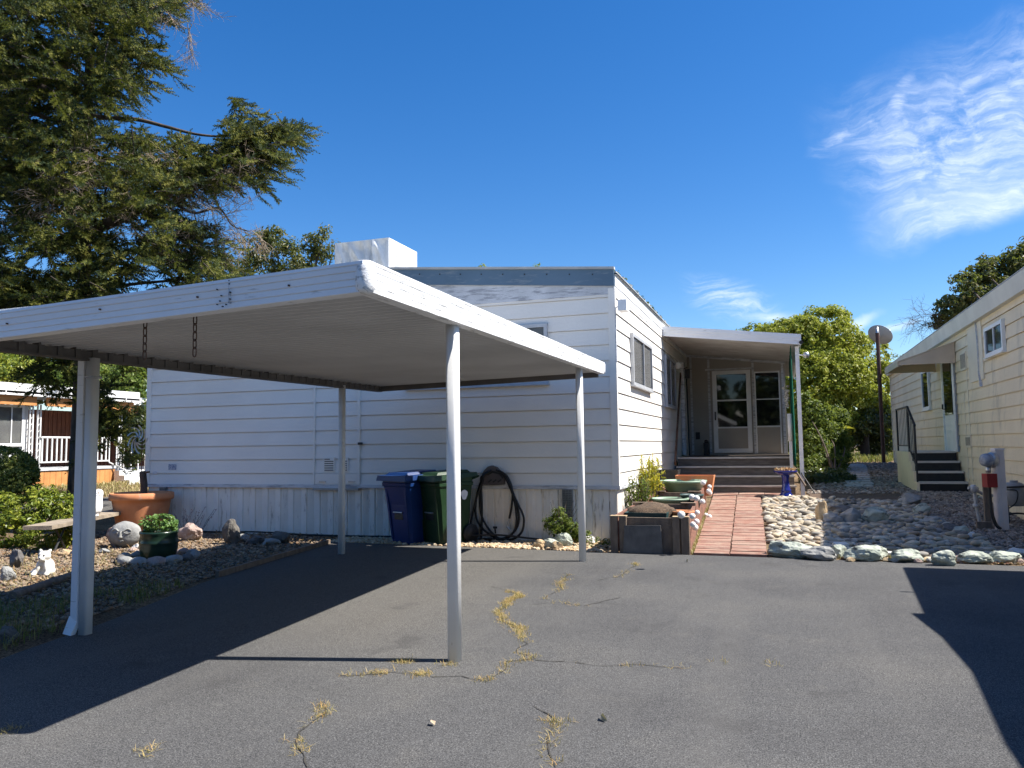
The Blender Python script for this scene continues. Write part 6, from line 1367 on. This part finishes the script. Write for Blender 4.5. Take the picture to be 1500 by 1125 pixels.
# ---- pink sprigs, planter shrubs
def sprigs(c, n, H, spread, size, m, name, label, cat, nl=14):
    b = MB(); C_, N_ = [], []
    for _ in range(n):
        a = RND.random()*6.28; p = np.array(c)+np.array([RND.gauss(0,spread*.25),RND.gauss(0,spread*.25),0]); q = p+np.array([math.cos(a)*spread*RND.random(), math.sin(a)*spread*RND.random(), H*RND.uniform(.6,1)])
        b.tube([p,(p+q)/2+[0,0,.02],q], [.004,.003,.002], 4, False)
        for k in range(nl): t_ = RND.uniform(.3,1.05); C_.append(p+(q-p)*t_+np.array([RND.gauss(0,size*.5),RND.gauss(0,size*.5),0])); N_.append([RND.gauss(0,.5),RND.gauss(0,.5),.5])
    V = leaves(np.array(C_), np.array(N_), size, .5); return plant(name, label, cat, np.array(c), V, rl(len(C_)), m, b, 'bark', trunk='stems', crown='foliage')
c = G(205,775); sprigs([c[0],c[1],.0], 14, .42, .16, .022, 'lf_pink', 'pink_sprig', 'pink wispy sprigs before the terracotta pot', 'plant')
c = G(268,785); sprigs([c[0],c[1]+.2,.0], 16, .42, .34, .022, 'lf_pink', 'pink_sprig', 'dusky pink wispy sprigs before the white skirting', 'plant')
def upright(c, n, H, r, size, m, name, label, asp=.25, nl=26):
    b = MB(); C_, N_ = [], []
    for _ in range(n):
        a = RND.random()*6.28; p = np.array(c)+np.array([math.cos(a),math.sin(a),0])*r*RND.random()*.6; q = p+np.array([math.cos(a)*r*RND.random()*.7, math.sin(a)*r*RND.random()*.7, H*RND.uniform(.6,1)])
        b.tube([p,q], [.005,.003], 4, False)
        for k in range(nl): t_ = RND.uniform(.08,1.04); C_.append(p+(q-p)*t_+np.array([RND.gauss(0,.02),RND.gauss(0,.02),0])); N_.append([RND.gauss(0,1),RND.gauss(0,1),.2])
    V = leaves(np.array(C_), np.array(N_), size, asp, droop=-1.5); return plant(name, label, 'shrub', np.array(c), V, rl(len(C_)), m, b, 'bark', trunk='stems', crown='foliage')
upright([-1.98,12.35,.17], 60, 1.0, .24, .075, 'lf_yellow', 'golden_shrub', 'upright yellow shrub between the planter and the white side wall', nl=40)
upright([-1.98,11.25,.1], 40, .82, .22, .045, 'lf_mid', 'leafy_shrub', 'airy green shrub left of the upright yellow one', .5, 36)
c = [-2.87,10.3,0]; dm = [(np.array(c)+[-.05,-.02,.28], (.2,.15,.16)),(np.array(c)+[.12,0,.22], (.18,.14,.16)),(np.array(c)+[.28,-.03,.15], (.14,.12,.1)),(np.array(c)+[-.03,0,.42],(.1,.1,.1))]; V, R = clumped(dm, 900, .04, 10, .034, .55, 0, .3, .4)
b = MB()
for _ in range(26): a = RND.random()*6.28; q = np.array(c)+np.array([math.cos(a)*.36*RND.random(), math.sin(a)*.2*RND.random(), RND.uniform(.25,.62)]); b.tube([c, (np.array(c)+q)/2+[0,0,.05], q], [.006,.004,.002], 4, False)
plant('small_shrub', 'small twiggy green shrub before the perforated skirting vent', 'shrub', c, V, R, 'lf_mid', b, trunk='stems', crown='foliage')
dm = [(np.array([-2.45+.13*i,10.25+.04*(i%2),.07]), (.13,.13,.07)) for i in range(4)]; V, R = clumped(dm, 500, .03, 8, .025, .6, 0, .6, .5); plant('ground_plant', 'low green creeping plant between the rocks and the planter', 'plant', [-2.25,10.25,0], V, R, 'lf_mid', None, crown='foliage')
# succulents in the birdbath
dm = [(bp_+[.07*math.cos(a)*k, .07*math.sin(a)*k, .495], (.05,.05,.035)) for k in (1,2) for a in np.linspace(0,6.28,6+k*2)[:-1]]; V, R = clumped(dm, 2200, .018, 7, .03, .6, -.5, .8, .5); M['lf_succ'] = leafmat('rosette', [rgb(.5,.16,.07), rgb(.55,.3,.14), rgb(.45,.42,.25), rgb(.36,.1,.06), rgb(.6,.52,.36)], .2)
plant('succulent_bowl', 'orange and cream succulents filling the blue birdbath', 'plant', bp_+[0,0,.46], V, R, 'lf_succ', None, crown='rosettes')
# dark leaf tufts along the roof edge, sprout on the roof
tb = []; tr = []
for i in range(9):
    c = np.array([SX+.0, 10.9+i*.52, 3.79]); q, v = shell(c, (.06,.09,.05), 26, .2); tb.append(leaves(q, v+[0,0,.3], .06, .4)); tr.append(rl(26))
tag(mesh_np('leaf_litter', np.concatenate(tb), 4, M['lf_dark'], np.concatenate(tr)), 'clumps of dark fallen leaves along the right roof edge of the mobile home', 'leaf litter', kind='stuff')
for i, (x, y) in enumerate(((707,393),(787,393))):
    c = atY(x, y, 10.75); q, v = shell(c+[0,0,.03], (.07,.05,.05), 22, .2); V = leaves(q, v, .055, .4)
    tag(mesh_np('roof_weed', V, 4, M['lf_lime'], rl(22)), ('small green weed sprouting on the roof edge near the rooftop cooler','lower green weed on the roof edge above the front window')[i], 'weed')
# ---- grasses
def grass(name, poly, n, L, wd, m, label, spread=.6, gap=None):
    P = []
    xs_ = [p[0] for p in poly]; ys_ = [p[1] for p in poly]
    while len(P) < n:
        x, y = RND.uniform(min(xs_), max(xs_)), RND.uniform(min(ys_), max(ys_))
        if inpoly(x, y, poly) and (gap is None or mnoise.noise((x*gap, y*gap, 1.3)) > -.05): P.append((x, y, hgt(x, y)))
    V, R = blades(np.array(P), L, wd, spread); tag(mesh_np(name, V, 4, M[m], R, origin=(0,0,0)), label, 'grass', kind='stuff')
grass('grass', [(-5.0,3.7),(-5.25,4.9),(-5.65,6.4),(-6.3,6.3),(-6.9,4.6),(-6.2,3.6)], 1700, .10, .003, 'lf_grass', 'thin green grass on the shaded ground left of the front post', .7, 1.6)
grass('dry_grass', [(-20.6,8),(-18.9,8),(-19,24),(-20.6,24)], 9000, .13, .01, 'lf_dry', 'dry golden grass strip in front of the house across the road')
grass('dry_grass', [(-7.2,4.9),(-6.6,6.2),(-7.6,8.3),(-9.2,8.4),(-9.4,6.6)], 1500, .06, .003, 'lf_dry', 'dry straw grass around the animal statue', 1.2)
grass('lawn', [(1.0,26.5),(3.1,26.5),(5,38),(-2,38)], 6000, .2, .012, 'lf_grass', 'lawn under the small dark tree behind the path')
grass('grass', [(-1.1,9.8),(-1.06,9.8),(-1.22,13.6),(-1.27,13.6)], 1100, .06, .003, 'lf_dry', 'dry weeds between the planter and the brick path', 1.0)
grass('grass', [(.3,9.86),(2.2,9.84),(2.2,9.95),(.3,9.96)], 260, .06, .003, 'lf_dry', 'weeds at the foot of the front boulder row', 1.0, 2.5)
q = []
while len(q) < 1500:
    x, y = RND.uniform(-10.4,-5.2), RND.uniform(4.2,10.5)
    if inpoly(x, y, PG) and mnoise.noise((x*1.2, y*1.2, 5)) > -.1: q.append((x, y, .03+.02*RND.random()))
V = leaves(np.array(q), np.tile([0,0,1.],(1500,1)), .05, .4)
M['lf_litter2'] = leafmat('brown_leaf', [rgb(.16,.085,.045), rgb(.26,.16,.08), rgb(.34,.24,.13), rgb(.10,.06,.035)], .1, .8, .1)
tag(mesh_np('leaf_litter', V, 4, M['lf_litter2'], rl(1500), origin=(0,0,0)), 'brown dead leaves scattered over the gravel left of the driveway', 'leaf litter', kind='stuff')
# red brown leaf litter along the asphalt edge and a few leaves on the asphalt
q = [(RND.uniform(.2,3.3), 9.74+abs(RND.gauss(0,.06)), .02) for _ in range(420)]; V = leaves(np.array(q), np.tile([0,0,1.],(420,1)), .045, .5)
M['lf_litter'] = leafmat('dead_leaf', [rgb(.28,.12,.08), rgb(.4,.25,.15), rgb(.5,.4,.28), rgb(.18,.09,.06)], .1, .8, .1)
tag(mesh_np('leaf_litter', V, 4, M['lf_litter'], rl(420), origin=(0,0,0)), 'dead brown leaves along the asphalt edge by the front boulders', 'leaf litter', kind='stuff')
for x, y, lab in ((634,1065,'pale dead leaf lying on the asphalt near the bottom of the photo'),(1007,824,'small pale dead leaf on the asphalt before the planter'),(885,1058,'reddish dead leaf on the asphalt right of the pale dead leaf')):
    c = G(x, y)+[0,0,.022]; V = leaves(np.array([c]), np.array([[0,0,1.]]), .06, .6); tag(mesh_np('dead_leaf', V, 4, M['lf_litter'], rl(1,.6,.9)), lab, 'leaf')

# ---- unseen wood added behind the camera to cut sky light on the front faces
dm = [(np.array([x, -17-2*math.sin(x*.7), 2.6+.8*math.sin(x*.37)]), (4.2,2.6,3.4+.8*math.sin(x*.9))) for x in range(-44, 40, 5)]
V, R = clumped(dm, 1.0, 1.1, 34, .8, .6, .2, .2, .5); tag(mesh_np('added_treeline', V, 4, M['lf_dark'], R, origin=(0,-17,0)), 'added wood of dark trees, out of view, that darkens the shaded front faces', 'added_treeline', kind='stuff')
